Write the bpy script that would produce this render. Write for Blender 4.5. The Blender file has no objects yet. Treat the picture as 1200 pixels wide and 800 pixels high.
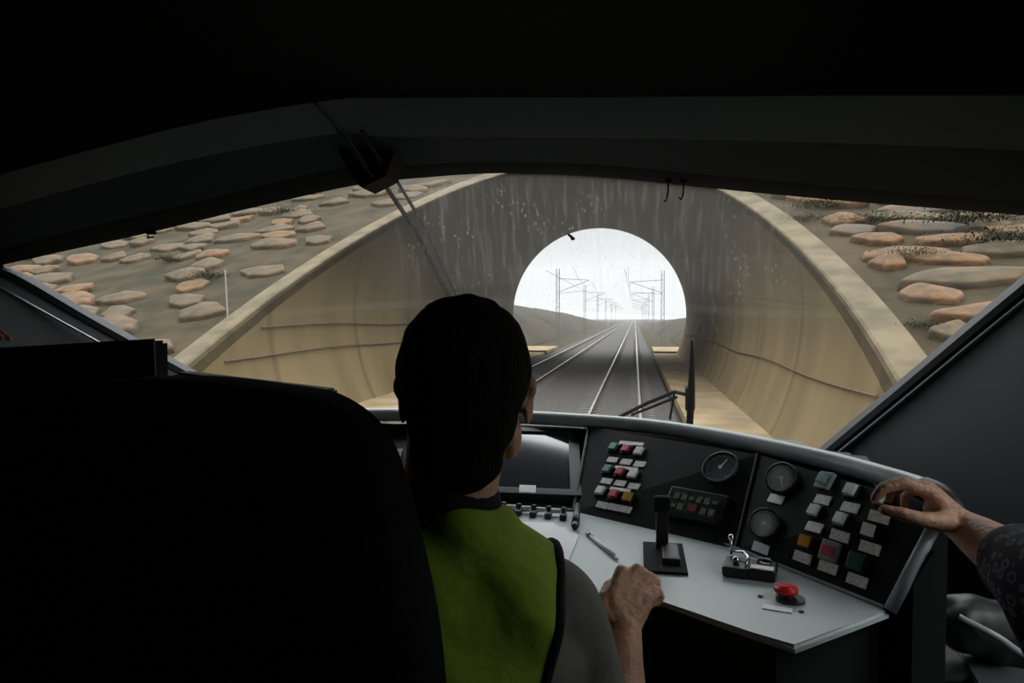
import bpy, bmesh, math, random
from mathutils import Vector, Matrix, noise

random.seed(7)
S = bpy.context.scene
COL = S.collection

# ------------------------------------------------------------------ camera, world, exposure
CZ = 1.42                                   # eye height above the cab floor
F = 850.0
_vx, _vy = 744.0, 371.0                     # where the straight track runs to
_d = Vector(((_vx - 600) / F, (400 - _vy) / F, 1.0)).normalized()
_c = math.sqrt(1 - _d.x ** 2)
RX = Vector((_c, _d.x, 0))
_sp = _d.y / _c
_cp = math.sqrt(1 - _sp * _sp)
FW = Vector((-_d.x * _cp, _c * _cp, -_sp))
UP = Vector((-_d.x * _sp, _c * _sp, _cp))
cam_data = bpy.data.cameras.new('camera')
cam_data.sensor_width = 36
cam_data.lens = F / 1200 * 36
cam_data.clip_start = 0.02
cam_data.clip_end = 3000
cam = bpy.data.objects.new('camera', cam_data)
COL.objects.link(cam)
M3 = Matrix((RX, UP, -FW)).transposed()
cam.matrix_world = Matrix.Translation((0, 0, CZ)) @ M3.to_4x4()
S.camera = cam

world = bpy.data.worlds.new('overcast')
S.world = world
world.use_nodes = True
wn = world.node_tree
wn.nodes.clear()
_o = wn.nodes.new('ShaderNodeOutputWorld')
_b = wn.nodes.new('ShaderNodeBackground')
_b.inputs['Color'].default_value = (0.93, 0.96, 1.0, 1)
_t = wn.nodes.new('ShaderNodeTexCoord')
_x = wn.nodes.new('ShaderNodeSeparateXYZ')
_r = wn.nodes.new('ShaderNodeMapRange')        # overcast sky: zenith three times the horizon
wn.links.new(_t.outputs['Generated'], _x.inputs[0])
wn.links.new(_x.outputs[2], _r.inputs[0])
for _i, _q in enumerate((0.20, 1.0, 0.62, 7.8)):
    _r.inputs[_i + 1].default_value = _q
wn.links.new(_r.outputs[0], _b.inputs['Strength'])
wn.links.new(_b.outputs[0], _o.inputs[0])
S.view_settings.view_transform = 'Standard'
S.view_settings.look = 'None'
S.view_settings.gamma = 1
S.view_settings.use_curve_mapping = False
S.view_settings.exposure = 0.0
S.cycles.max_bounces = 10
S.cycles.volume_bounces = 3
S.cycles.transparent_max_bounces = 16
S.cycles.sample_clamp_indirect = 4

sun_d = bpy.data.lights.new('hazy_sun', 'SUN')
sun_d.energy = 0.5
sun_d.angle = math.radians(50)
sun_d.color = (1.0, 0.95, 0.86)
sun = bpy.data.objects.new('hazy_sun', sun_d)
COL.objects.link(sun)
sun.rotation_euler = (math.radians(28), math.radians(14), 0)


# ------------------------------------------------------------------ picture -> place
def ray(px, py):
    return (px - 600) / F * RX + (400 - py) / F * UP + FW


def P(px, py, y):
    v = ray(px, py)
    v = v * (y / v.y)
    return Vector((v.x, v.y, v.z + CZ))


def PZ(px, py, z):
    """point at height z (relative to the eye)"""
    v = ray(px, py)
    v = v * (z / v.z)
    return Vector((v.x, v.y, v.z + CZ))


EYE = Vector((0, 0, CZ))


def on_plane(px, py, o, n):
    v = ray(px, py)
    t = (o - EYE).dot(n) / v.dot(n)
    return EYE + v * t


# ------------------------------------------------------------------ materials
def mat(name, col, rough=0.6, metal=0.0, var=0.0, scale=8.0, col2=None, bump=0.0, bscale=40.0, spec=0.5,
        emis=None, stretch=(1, 1, 1), detail=4.0, lo=0.35, hi=0.65):
    m = bpy.data.materials.new(name)
    m.use_nodes = True
    nt = m.node_tree
    p = nt.nodes['Principled BSDF']
    p.inputs['Base Color'].default_value = (*col, 1)
    p.inputs['Roughness'].default_value = rough
    p.inputs['Metallic'].default_value = metal
    p.inputs['Specular IOR Level'].default_value = spec
    tc = nt.nodes.new('ShaderNodeTexCoord')
    mp = nt.nodes.new('ShaderNodeMapping')
    mp.inputs['Scale'].default_value = stretch
    nt.links.new(tc.outputs['Object'], mp.inputs[0])
    if var or col2:
        n = nt.nodes.new('ShaderNodeTexNoise')
        n.inputs['Scale'].default_value = scale
        n.inputs['Detail'].default_value = detail
        nt.links.new(mp.outputs[0], n.inputs['Vector'])
        r = nt.nodes.new('ShaderNodeValToRGB')
        c2 = col2 if col2 else tuple(c * (1 - var) for c in col)
        r.color_ramp.elements[0].position = lo
        r.color_ramp.elements[1].position = hi
        r.color_ramp.elements[0].color = (*c2, 1)
        r.color_ramp.elements[1].color = (*col, 1)
        nt.links.new(n.outputs['Fac'], r.inputs[0])
        nt.links.new(r.outputs[0], p.inputs['Base Color'])
    if bump:
        n2 = nt.nodes.new('ShaderNodeTexNoise')
        n2.inputs['Scale'].default_value = bscale
        n2.inputs['Detail'].default_value = 3
        nt.links.new(mp.outputs[0], n2.inputs['Vector'])
        b = nt.nodes.new('ShaderNodeBump')
        b.inputs['Strength'].default_value = bump
        b.inputs['Distance'].default_value = 0.02
        nt.links.new(n2.outputs['Fac'], b.inputs['Height'])
        nt.links.new(b.outputs[0], p.inputs['Normal'])
    if emis:
        p.inputs['Emission Color'].default_value = (*emis[0], 1)
        p.inputs['Emission Strength'].default_value = emis[1]
    return m


MT = dict(
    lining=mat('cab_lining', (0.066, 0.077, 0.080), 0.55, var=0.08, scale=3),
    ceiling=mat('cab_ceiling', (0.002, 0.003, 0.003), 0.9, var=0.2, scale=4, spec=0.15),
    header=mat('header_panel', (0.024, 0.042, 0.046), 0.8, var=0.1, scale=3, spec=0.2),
    black=mat('black_plastic', (0.012, 0.012, 0.012), 0.45),
    matte=mat('matte_black', (0.008, 0.008, 0.008), 0.85, spec=0.2),
    tar=mat('wiper_black', (0.003, 0.003, 0.003), 0.7, spec=0.1),
    rubber=mat('rubber_seal', (0.01, 0.01, 0.012), 0.5),
    alu=mat('aluminium_trim', (0.55, 0.57, 0.58), 0.35, metal=0.8),
    worktop=mat('worktop_grey', (0.52, 0.585, 0.58), 0.33, var=0.05, scale=6, bump=0.05, bscale=300),
    rim=mat('rim_grey', (0.40, 0.445, 0.45), 0.28),
    panel=mat('panel_black', (0.012, 0.013, 0.0135), 0.75, spec=0.2, var=0.15, scale=20),
    bezel=mat('bezel_black', (0.017, 0.017, 0.017), 0.4),
    white=mat('white_key', (0.85, 0.86, 0.84), 0.5),
    green=mat('green_key', (0.02, 0.22, 0.14), 0.35),
    darkgreen=mat('dark_green_key', (0.01, 0.09, 0.065), 0.35),
    palegreen=mat('pale_green_key', (0.20, 0.42, 0.34), 0.3),
    red=mat('red_key', (0.45, 0.02, 0.04), 0.35),
    pink=mat('pink_key', (0.55, 0.08, 0.14), 0.35),
    yellow=mat('yellow_key', (0.55, 0.33, 0.04), 0.35),
    orange=mat('orange_key', (0.75, 0.33, 0.02), 0.35),
    labelm=mat('label_plate', (0.95, 0.95, 0.91), 0.5, col2=(0.55, 0.55, 0.53), scale=260, stretch=(1, 1, 1), lo=0.36, hi=0.48),
    plain=mat('plain_label', (0.95, 0.95, 0.93), 0.5),
    dial=mat('dial_face', (0.70, 0.72, 0.73), 0.4, var=0.15, scale=30),
    tick=mat('dial_marks', (0.08, 0.08, 0.08), 0.5),
    mushroom=mat('red_mushroom', (0.72, 0.015, 0.015), 0.35),
    chrome=mat('chrome', (0.7, 0.72, 0.74), 0.18, metal=1.0),
    clear=mat('clear_cover', (0.35, 0.38, 0.38), 0.2),
    paper=mat('paper', (0.92, 0.93, 0.93), 0.7),
    skin=mat('skin', (0.66, 0.345, 0.225), 0.5, var=0.22, scale=22, bump=0.25, bscale=120),
    hair=mat('dark_hair', (0.010, 0.008, 0.007), 0.85, var=0.5, scale=150, stretch=(1, 1, 0.2), bump=0.6, bscale=200, spec=0.15),
    vest=mat('vest_lime', (0.27, 0.35, 0.035), 0.8, var=0.3, scale=6, bump=0.3, bscale=30, spec=0.15),
    shirt=mat('grey_shirt', (0.17, 0.165, 0.145), 0.85, var=0.3, scale=9, bump=0.5, bscale=14),
    trousers=mat('dark_trousers', (0.02, 0.022, 0.03), 0.9),
    fabric=mat('seat_fabric', (0.006, 0.006, 0.0065), 0.95, spec=0.1, bump=0.2, bscale=300),
    concrete=mat('tunnel_concrete', (0.13, 0.105, 0.07), 0.85, col2=(0.09, 0.072, 0.05), scale=0.6, stretch=(1, 1, 0.25), bump=0.2, bscale=5, spec=0.12),
    collar=mat('collar_concrete', (0.105, 0.084, 0.052), 0.9, col2=(0.062, 0.050, 0.032), scale=1.6, bump=0.4, bscale=6, spec=0.12),
    walk=mat('walkway_concrete', (0.22, 0.165, 0.095), 0.9, col2=(0.14, 0.105, 0.06), scale=0.9, spec=0.12),
    earth=mat('slope_earth', (0.040, 0.028, 0.015), 0.95, col2=(0.016, 0.015, 0.007), scale=0.9, bump=0.6, bscale=6, spec=0.12),
    ballast=mat('ballast', (0.070, 0.066, 0.060), 0.9, col2=(0.024, 0.023, 0.022), scale=14, bump=0.9, bscale=20, spec=0.12),
    sleeper=mat('sleeper', (0.085, 0.078, 0.066), 0.9, var=0.3, scale=3, spec=0.12),
    railside=mat('rail_rust', (0.10, 0.065, 0.045), 0.8, var=0.3, scale=6, spec=0.12),
    railtop=mat('rail_polished', (0.38, 0.385, 0.39), 0.4, metal=0.9),
    hill=mat('hill_scrub', (0.040, 0.031, 0.020), 0.95, col2=(0.013, 0.015, 0.009), scale=0.12, detail=8, spec=0.12),
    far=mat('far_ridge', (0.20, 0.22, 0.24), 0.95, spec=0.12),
    steel=mat('galvanised_steel', (0.13, 0.135, 0.14), 0.6, metal=0.3),
    wire=mat('wire', (0.06, 0.05, 0.045), 0.6, metal=0.4),
    stone_o=mat('orange_stone', (0.115, 0.064, 0.032), 0.9, col2=(0.058, 0.042, 0.027), scale=2.2, bump=0.8, bscale=6, spec=0.12),
    stone_g=mat('grey_stone', (0.056, 0.054, 0.047), 0.9, col2=(0.080, 0.054, 0.032), scale=1.6, bump=0.8, bscale=6, spec=0.12),
    stone_t=mat('tan_stone', (0.082, 0.058, 0.035), 0.9, col2=(0.045, 0.038, 0.026), scale=1.9, bump=0.8, bscale=6, spec=0.12),
    bush=mat('scrub_leaves', (0.020, 0.026, 0.011), 0.9, col2=(0.010, 0.014, 0.006), scale=6, bump=0.9, bscale=8, spec=0.12),
)


# patterned blouse: dark navy with small pale rings
def blouse_mat():
    m = bpy.data.materials.new('ring_print')
    m.use_nodes = True
    nt = m.node_tree
    p = nt.nodes['Principled BSDF']
    p.inputs['Roughness'].default_value = 0.8
    tc = nt.nodes.new('ShaderNodeTexCoord')
    v = nt.nodes.new('ShaderNodeTexVoronoi')
    v.inputs['Scale'].default_value = 58
    v.inputs['Randomness'].default_value = 0.5
    nt.links.new(tc.outputs['Object'], v.inputs['Vector'])
    r = nt.nodes.new('ShaderNodeValToRGB')
    e = r.color_ramp.elements
    e[0].position = 0.0
    e[0].color = (0.008, 0.009, 0.02, 1)
    e[1].position = 1.0
    e[1].color = (0.008, 0.009, 0.02, 1)
    for pos, c in ((0.20, (0.008, 0.009, 0.02)), (0.25, (0.15, 0.15, 0.19)), (0.38, (0.15, 0.15, 0.19)), (0.43, (0.008, 0.009, 0.02))):
        k = e.new(pos)
        k.color = (*c, 1)
    nt.links.new(v.outputs['Distance'], r.inputs[0])
    nt.links.new(r.outputs[0], p.inputs['Base Color'])
    return m


MT['blouse'] = blouse_mat()


# windscreen glass: clear pane carrying a film of dust, wiped arcs, dried drips
def glass_mat():
    m = bpy.data.materials.new('dirty_glass')
    m.use_nodes = True
    nt = m.node_tree
    nt.nodes.clear()
    N, L = nt.nodes.new, nt.links.new
    out = N('ShaderNodeOutputMaterial')
    tr = N('ShaderNodeBsdfTransparent')
    tr.inputs[0].default_value = (0.95, 0.96, 0.94, 1)
    df = N('ShaderNodeBsdfDiffuse')
    df.inputs[0].default_value = (0.50, 0.47, 0.40, 1)
    tl = N('ShaderNodeBsdfTranslucent')
    tl.inputs[0].default_value = (0.50, 0.47, 0.40, 1)
    dirt = N('ShaderNodeMixShader')
    dirt.inputs[0].default_value = 0.7
    L(df.outputs[0], dirt.inputs[1])
    L(tl.outputs[0], dirt.inputs[2])
    gl = N('ShaderNodeBsdfGlossy')
    gl.inputs['Roughness'].default_value = 0.02
    tc = N('ShaderNodeTexCoord')

    def mapped(scale):
        mp = N('ShaderNodeMapping')
        mp.inputs['Scale'].default_value = scale
        L(tc.outputs['Object'], mp.inputs[0])
        return mp.outputs[0]

    def math_(op, a, b=None, clamp=False):
        n = N('ShaderNodeMath')
        n.operation = op
        n.use_clamp = clamp
        for i, v in enumerate((a, b)):
            if v is None:
                continue
            if isinstance(v, (int, float)):
                n.inputs[i].default_value = v
            else:
                L(v, n.inputs[i])
        return n.outputs[0]

    def ramp(v, a, b, c0=0.0, c1=1.0):
        n = N('ShaderNodeMapRange')
        n.interpolation_type = 'SMOOTHSTEP'
        L(v, n.inputs[0])
        for i, x in enumerate((a, b, c0, c1)):
            n.inputs[i + 1].default_value = x
        return n.outputs[0]

    def noise_(scale, vec, detail=3):
        n = N('ShaderNodeTexNoise')
        n.inputs['Scale'].default_value = scale
        n.inputs['Detail'].default_value = detail
        L(vec, n.inputs['Vector'])
        return n.outputs['Fac']

    sep = N('ShaderNodeSeparateXYZ')
    L(tc.outputs['Object'], sep.inputs[0])
    X, Z = sep.outputs[0], sep.outputs[2]
    # dusty patch in the upper middle where drips ran down
    mx = math_('MULTIPLY', ramp(X, -1.05, -0.65), ramp(X, 0.70, 0.12))
    mz = ramp(Z, 1.30, 1.62)
    patch = math_('MULTIPLY', mx, mz)
    drip = ramp(noise_(5.0, mapped((7.0, 0.0, 0.55)), 4), 0.50, 0.78)
    drip2 = ramp(noise_(22.0, mapped((3.0, 0.0, 0.36)), 3), 0.50, 0.72)
    spots = N('ShaderNodeTexVoronoi')
    spots.inputs['Scale'].default_value = 75
    L(mapped((1, 0.3, 0.6)), spots.inputs['Vector'])
    sp = ramp(spots.outputs['Distance'], 0.30, 0.12)
    spm = ramp(noise_(6.0, mapped((1, 1, 1)), 2), 0.45, 0.62)
    sp = math_('MULTIPLY', sp, spm)
    film = ramp(noise_(1.6, mapped((1, 0.5, 1)), 4), 0.3, 0.75, 0.006, 0.020)
    a = math_('ADD', math_('MULTIPLY', drip, 0.06), math_('MULTIPLY', drip2, 0.065))
    a = math_('ADD', a, math_('MULTIPLY', sp, 0.17))
    a = math_('ADD', a, 0.075)
    a = math_('MULTIPLY', a, patch)
    weak = math_('MULTIPLY', sp, 0.03)
    f = math_('ADD', math_('ADD', film, a), weak, True)
    mix = N('ShaderNodeMixShader')
    L(f, mix.inputs[0])
    L(tr.outputs[0], mix.inputs[1])
    L(dirt.outputs[0], mix.inputs[2])
    mix2 = N('ShaderNodeMixShader')
    mix2.inputs[0].default_value = 0.03
    L(mix.outputs[0], mix2.inputs[1])
    L(gl.outputs[0], mix2.inputs[2])
    L(mix2.outputs[0], out.inputs[0])
    return m


MT['glass'] = glass_mat()
MT['screen'] = mat('lcd_glass', (0.03, 0.034, 0.042), 0.10, spec=1.0)
_p = MT['screen'].node_tree.nodes['Principled BSDF']
_p.inputs['IOR'].default_value = 1.5
_p.inputs['Coat Weight'].default_value = 0.3
_p.inputs['Coat Roughness'].default_value = 0.08
MT['displaygl'] = mat('small_display', (0.06, 0.08, 0.065), 0.3, col2=(0.02, 0.028, 0.024), scale=60)


# ------------------------------------------------------------------ object helpers
def link(name, me, parent=None, m=None, smooth=False):
    o = bpy.data.objects.new(name, me)
    COL.objects.link(o)
    if m is not None:
        for k in (m if isinstance(m, (list, tuple)) else [m]):
            me.materials.append(k if not isinstance(k, str) else MT[k])
    if parent is not None:
        o.parent = parent
        bpy_parent_inv(o, parent)
    if smooth:
        for p in me.polygons:
            p.use_smooth = True
    return o


def bpy_parent_inv(o, parent):
    o.matrix_parent_inverse = world_of(parent).inverted()


def world_of(o):
    mw = o.matrix_basis.copy()
    if o.parent:
        mw = world_of(o.parent) @ o.matrix_parent_inverse @ mw
    return mw


def from_bm(name, bm, parent=None, m=None, smooth=False):
    me = bpy.data.meshes.new(name)
    bmesh.ops.recalc_face_normals(bm, faces=bm.faces)
    bm.to_mesh(me)
    bm.free()
    return link(name, me, parent, m, smooth)


def from_data(name, vs, fs, parent=None, m=None, smooth=False):
    bm = bmesh.new()
    vv = [bm.verts.new(v) for v in vs]
    for f in fs:
        try:
            bm.faces.new([vv[i] for i in f])
        except ValueError:
            pass
    return from_bm(name, bm, parent, m, smooth)


def tag(o, label=None, cat=None, group=None, kind=None):
    if label:
        o['label'] = label
    if cat:
        o['category'] = cat
    if group:
        o['group'] = group
    if kind:
        o['kind'] = kind
    return o


def empty(name, loc, rz=0):
    o = bpy.data.objects.new(name, None)
    COL.objects.link(o)
    o.location = loc
    o.rotation_euler = (0, 0, rz)
    o.empty_display_size = 0.05
    return o


def add_box(bm, c, sx, sy, sz, ax=None, bevel=0.0):
    """box centred at c; ax = (u, v, w) unit axes"""
    u, v, w = ax if ax else (Vector((1, 0, 0)), Vector((0, 1, 0)), Vector((0, 0, 1)))
    c = Vector(c)
    vs = []
    for k in (-1, 1):
        for j in (-1, 1):
            for i in (-1, 1):
                vs.append(bm.verts.new(c + u * (i * sx / 2) + v * (j * sy / 2) + w * (k * sz / 2)))
    fs = []
    for f in ((0, 1, 3, 2), (4, 6, 7, 5), (0, 4, 5, 1), (2, 3, 7, 6), (0, 2, 6, 4), (1, 5, 7, 3)):
        fs.append(bm.faces.new([vs[i] for i in f]))
    if bevel:
        es = list({e for f in fs for e in f.edges})
        bmesh.ops.recalc_face_normals(bm, faces=fs)
        bmesh.ops.bevel(bm, geom=es, offset=bevel, segments=2, affect='EDGES', profile=0.6)


def frame_of(d, hint=Vector((0, 0, 1))):
    d = d.normalized()
    if abs(d.dot(hint)) > 0.95:
        hint = Vector((1, 0, 0))
    u = d.cross(hint).normalized()
    return u, u.cross(d).normalized()


def add_tube(bm, pts, r, seg=12, caps=True, flat=None):
    """tube through pts, r a number or list; flat = (hint, ratio) squashes the section"""
    pts = [Vector(p) for p in pts]
    n = len(pts)
    rs = r if isinstance(r, (list, tuple)) else [r] * n
    rings = []
    for i, p in enumerate(pts):
        d = pts[min(i + 1, n - 1)] - pts[max(i - 1, 0)]
        u, v = frame_of(d)
        k = flat if flat else 1.0
        rings.append([bm.verts.new(p + (u * math.cos(a) + v * math.sin(a) * k) * rs[i])
                      for a in [2 * math.pi * j / seg for j in range(seg)]])
    for a, b in zip(rings, rings[1:]):
        for j in range(seg):
            bm.faces.new((a[j], a[(j + 1) % seg], b[(j + 1) % seg], b[j]))
    if caps:
        bm.faces.new(rings[0][::-1])
        bm.faces.new(rings[-1])


def add_cyl(bm, c, n, r, h, seg=28, r2=None):
    """disc of radius r standing h along n from c"""
    n = n.normalized()
    u, v = frame_of(n, Vector((0.2, 0.1, 1)).normalized())
    r2 = r if r2 is None else r2
    a = [bm.verts.new(c + (u * math.cos(t) + v * math.sin(t)) * r) for t in [2 * math.pi * j / seg for j in range(seg)]]
    b = [bm.verts.new(c + n * h + (u * math.cos(t) + v * math.sin(t)) * r2) for t in [2 * math.pi * j / seg for j in range(seg)]]
    for j in range(seg):
        bm.faces.new((a[j], a[(j + 1) % seg], b[(j + 1) % seg], b[j]))
    bm.faces.new(a[::-1])
    bm.faces.new(b)


def add_prism(bm, poly, z0, z1):
    """vertical prism over a plan polygon; z may be a list per corner"""
    n = len(poly)
    za = z0 if isinstance(z0, (list, tuple)) else [z0] * n
    zb = z1 if isinstance(z1, (list, tuple)) else [z1] * n
    a = [bm.verts.new((p[0], p[1], za[i])) for i, p in enumerate(poly)]
    b = [bm.verts.new((p[0], p[1], zb[i])) for i, p in enumerate(poly)]
    for j in range(n):
        bm.faces.new((a[j], a[(j + 1) % n], b[(j + 1) % n], b[j]))
    bm.faces.new(a[::-1])
    bm.faces.new(b)


def smooth_path(pts, n=8):
    """Catmull-Rom through pts"""
    pts = [Vector(p) for p in pts]
    out = []
    for i in range(len(pts) - 1):
        p0, p1, p2, p3 = pts[max(i - 1, 0)], pts[i], pts[i + 1], pts[min(i + 2, len(pts) - 1)]
        for k in range(n):
            t = k / n
            out.append(0.5 * ((2 * p1) + (p2 - p0) * t + (2 * p0 - 5 * p1 + 4 * p2 - p3) * t * t
                              + (3 * p1 - p0 - 3 * p2 + p3) * t ** 3))
    out.append(pts[-1])
    return out


# ------------------------------------------------------------------ the line outside
RAIL = CZ - 2.74                     # rail head
TX, TZ, TR = -2.88, CZ + 0.17, 6.8   # tunnel axis and radius
FAR = 57.8
GZ = RAIL - 0.42                     # formation level


def cut(x, z):
    """the sloping face the tunnel mouth is cut to"""
    return 15.7 - 0.23 * (x - TX) + 2.5 * (z - CZ)


A0 = math.asin((GZ - 0.1 - TZ) / TR)
angs = [A0 + (math.pi - 2 * A0) * i / 72 for i in range(73)]
vs, fs = [], []
NY = 26
for a in angs:
    x, z = TX + TR * math.cos(a), TZ + TR * math.sin(a)
    y0 = cut(x, z)
    for j in range(NY + 1):
        vs.append((x, y0 + (FAR - y0) * j / NY, z))
for i in range(len(angs) - 1):
    for j in range(NY):
        k = i * (NY + 1) + j
        fs.append((k, k + 1, k + NY + 2, k + NY + 1))


# tunnel lining with formwork joints and water stains
def tunnel_mat():
    m = mat('tunnel_lining', (0.135, 0.100, 0.050), 0.85, col2=(0.095, 0.070, 0.034), scale=0.55, stretch=(1, 1, 0.3), bump=0.15, bscale=3, spec=0.12)
    nt = m.node_tree
    p = nt.nodes['Principled BSDF']
    src = p.inputs['Base Color'].links[0].from_socket
    tc = nt.nodes.new('ShaderNodeTexCoord')
    w = nt.nodes.new('ShaderNodeTexWave')
    w.bands_direction = 'Y'
    w.inputs['Scale'].default_value = 0.052
    w.inputs['Distortion'].default_value = 0.05
    nt.links.new(tc.outputs['Object'], w.inputs['Vector'])
    r = nt.nodes.new('ShaderNodeValToRGB')
    r.color_ramp.elements[0].position = 0.0
    r.color_ramp.elements[0].color = (0.72, 0.72, 0.72, 1)
    r.color_ramp.elements[1].position = 0.012
    r.color_ramp.elements[1].color = (1, 1, 1, 1)
    nt.links.new(w.outputs['Fac'], r.inputs[0])
    mx = nt.nodes.new('ShaderNodeMix')
    mx.data_type = 'RGBA'
    mx.blend_type = 'MULTIPLY'
    mx.inputs[0].default_value = 1
    nt.links.new(src, mx.inputs[6])
    nt.links.new(r.outputs[0], mx.inputs[7])
    # blends to a darker brown from the walls up to the crown
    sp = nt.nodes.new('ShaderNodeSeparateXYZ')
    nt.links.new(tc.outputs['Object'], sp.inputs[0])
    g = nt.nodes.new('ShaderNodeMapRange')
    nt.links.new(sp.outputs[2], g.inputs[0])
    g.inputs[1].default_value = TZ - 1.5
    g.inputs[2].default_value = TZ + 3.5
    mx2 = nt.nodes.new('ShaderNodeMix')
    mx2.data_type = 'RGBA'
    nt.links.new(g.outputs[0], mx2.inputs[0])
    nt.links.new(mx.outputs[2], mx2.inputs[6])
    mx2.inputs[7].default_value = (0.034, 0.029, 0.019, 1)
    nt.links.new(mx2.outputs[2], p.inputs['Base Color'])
    return m


o = from_data('tunnel_lining', vs, fs, None, tunnel_mat(), True)
tag(o, kind='structure')

# collar round the mouth
RO = TR + 0.62
prof = [(TR - 0.0, 0.30), (TR, -0.12), (TR + 0.04, -0.16), (RO - 0.04, -0.16), (RO, -0.12), (RO, 0.9)]
vs, fs = [], []
for a in angs:
    for (r, dy) in prof:
        x, z = TX + r * math.cos(a), TZ + r * math.sin(a)
        vs.append((x, cut(x, z) + dy * 2.2, z))
for i in range(len(angs) - 1):
    for j in range(len(prof) - 1):
        k = i * len(prof) + j
        fs.append((k, k + 1, k + len(prof) + 1, k + len(prof)))
o = from_data('portal_collar', vs, fs, None, 'collar')
tag(o, 'pale concrete collar rimming the near mouth of the tunnel', 'tunnel portal')

# the slope around the mouth
vs, fs = [], []
rad = [RO - 0.15, RO + 0.4, RO + 1, RO + 2, RO + 3.2, RO + 4.6, RO + 6.5, RO + 9, RO + 12, RO + 16, RO + 22, RO + 32]
for a in angs:
    for r in rad:
        x, zz = TX + r * math.cos(a), TZ + r * math.sin(a)
        z = min(max(zz, GZ - 0.2), CZ + 9 + 0.3 * math.sin(x))
        y = cut(x, max(zz, GZ - 0.2))
        n = noise.noise(Vector((x * 0.5, zz * 0.5, 0))) * 0.10
        vs.append((x, min(y, 57.5) + n + 0.06, z))
for i in range(len(angs) - 1):
    for j in range(len(rad) - 1):
        k = i * len(rad) + j
        fs.append((k, k + 1, k + len(rad) + 1, k + len(rad)))
o = from_data('slope_ground', vs, fs, None, 'earth', True)
tag(o, kind='structure')

# far headwall
vs, fs = [], []
for a in angs:
    for r in (TR, TR + 0.5, TR + 6):
        z = TZ + r * math.sin(a)
        vs.append((TX + r * math.cos(a), FAR, max(min(z, CZ + 9.2), GZ - 0.3)))
for i in range(len(angs) - 1):
    for j in range(2):
        k = i * 3 + j
        fs.append((k, k + 1, k + 4, k + 3))
o = from_data('tunnel_headwall', vs, fs, None, 'concrete')
tag(o, kind='structure')

# ground, ballast beds, walkways
vs = [(-400, -12, GZ - 0.15), (400, -12, GZ - 0.15), (400, 1500, GZ - 0.15), (-400, 1500, GZ - 0.15)]
o = from_data('ground', vs, [(0, 1, 2, 3)], None, 'earth')
tag(o, kind='structure')
TRK = (-0.55, -4.88)
bm = bmesh.new()
prof = [(-7.15, GZ - 0.12), (-6.75, RAIL - 0.19), (1.2, RAIL - 0.19), (1.5, GZ - 0.12)]
ra = [bm.verts.new((x, -10, z)) for x, z in prof]
rb = [bm.verts.new((x, 1200, z)) for x, z in prof]
for j in range(3):
    bm.faces.new((ra[j], ra[j + 1], rb[j + 1], rb[j]))
o = from_bm('ballast_bed', bm, None, 'ballast')
tag(o, 'dark grey ballast bed under the two tracks', 'ballast', kind='stuff')

for nm, x0, x1, lab in (('walkway', 1.42, TX + TR * 0.93, 'beige concrete walkway along the right tunnel wall'),
                        ('walkway', TX - TR * 0.93, -7.05, 'beige concrete walkway along the left tunnel wall')):
    bm = bmesh.new()
    zt = RAIL - 0.10
    c = ((x0 + x1) / 2, 24.5, (GZ + zt) / 2)
    add_box(bm, c, x1 - x0, 66, zt - GZ, bevel=0.03)
    o = from_bm(nm, bm, None, 'walk')
    tag(o, lab, 'walkway')

# pale apron slabs just beyond the far mouth
for x0, x1, side in ((1.6, 5.2, 'right'), (-11.5, -7.4, 'left')):
    bm = bmesh.new()
    add_box(bm, ((x0 + x1) / 2, 66, RAIL - 0.28), x1 - x0, 9, 0.3, bevel=0.03)
    o = from_bm('apron_slab', bm, None, 'walk')
    tag(o, 'pale concrete apron beyond the far tunnel mouth, %s of the tracks' % side, 'slab')

# rails: each one object, head polished
def rail(x, y0, y1, lab):
    bm = bmesh.new()
    sec = [(-0.07, -0.17), (0.07, -0.17), (0.07, -0.155), (0.012, -0.13), (0.012, -0.045), (0.036, -0.035), (0.036, -0.004),
           (0.03, 0), (-0.03, 0), (-0.036, -0.004), (-0.036, -0.035), (-0.012, -0.045), (-0.012, -0.13), (-0.07, -0.155)]
    a = [bm.verts.new((x + u, y0, RAIL + w)) for u, w in sec]
    b = [bm.verts.new((x + u, y1, RAIL + w)) for u, w in sec]
    for j in range(len(sec)):
        f = bm.faces.new((a[j], a[(j + 1) % len(sec)], b[(j + 1) % len(sec)], b[j]))
        if j in (5, 6, 7, 8, 9):
            f.material_index = 1
    bm.faces.new(a[::-1])
    bm.faces.new(b)
    o = from_bm('rail', bm, None, ['railside', 'railtop'])
    tag(o, lab, 'rail')


G = 1.435 / 2
rail(TRK[0] - G, -10, 1100, 'left rail of the track the train runs on')
rail(TRK[0] + G, -10, 1100, 'right rail of the track the train runs on')
rail(TRK[1] - G, -10, 1100, 'left rail of the neighbouring left-hand track')
rail(TRK[1] + G, -10, 1100, 'right rail of the neighbouring left-hand track')

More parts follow.
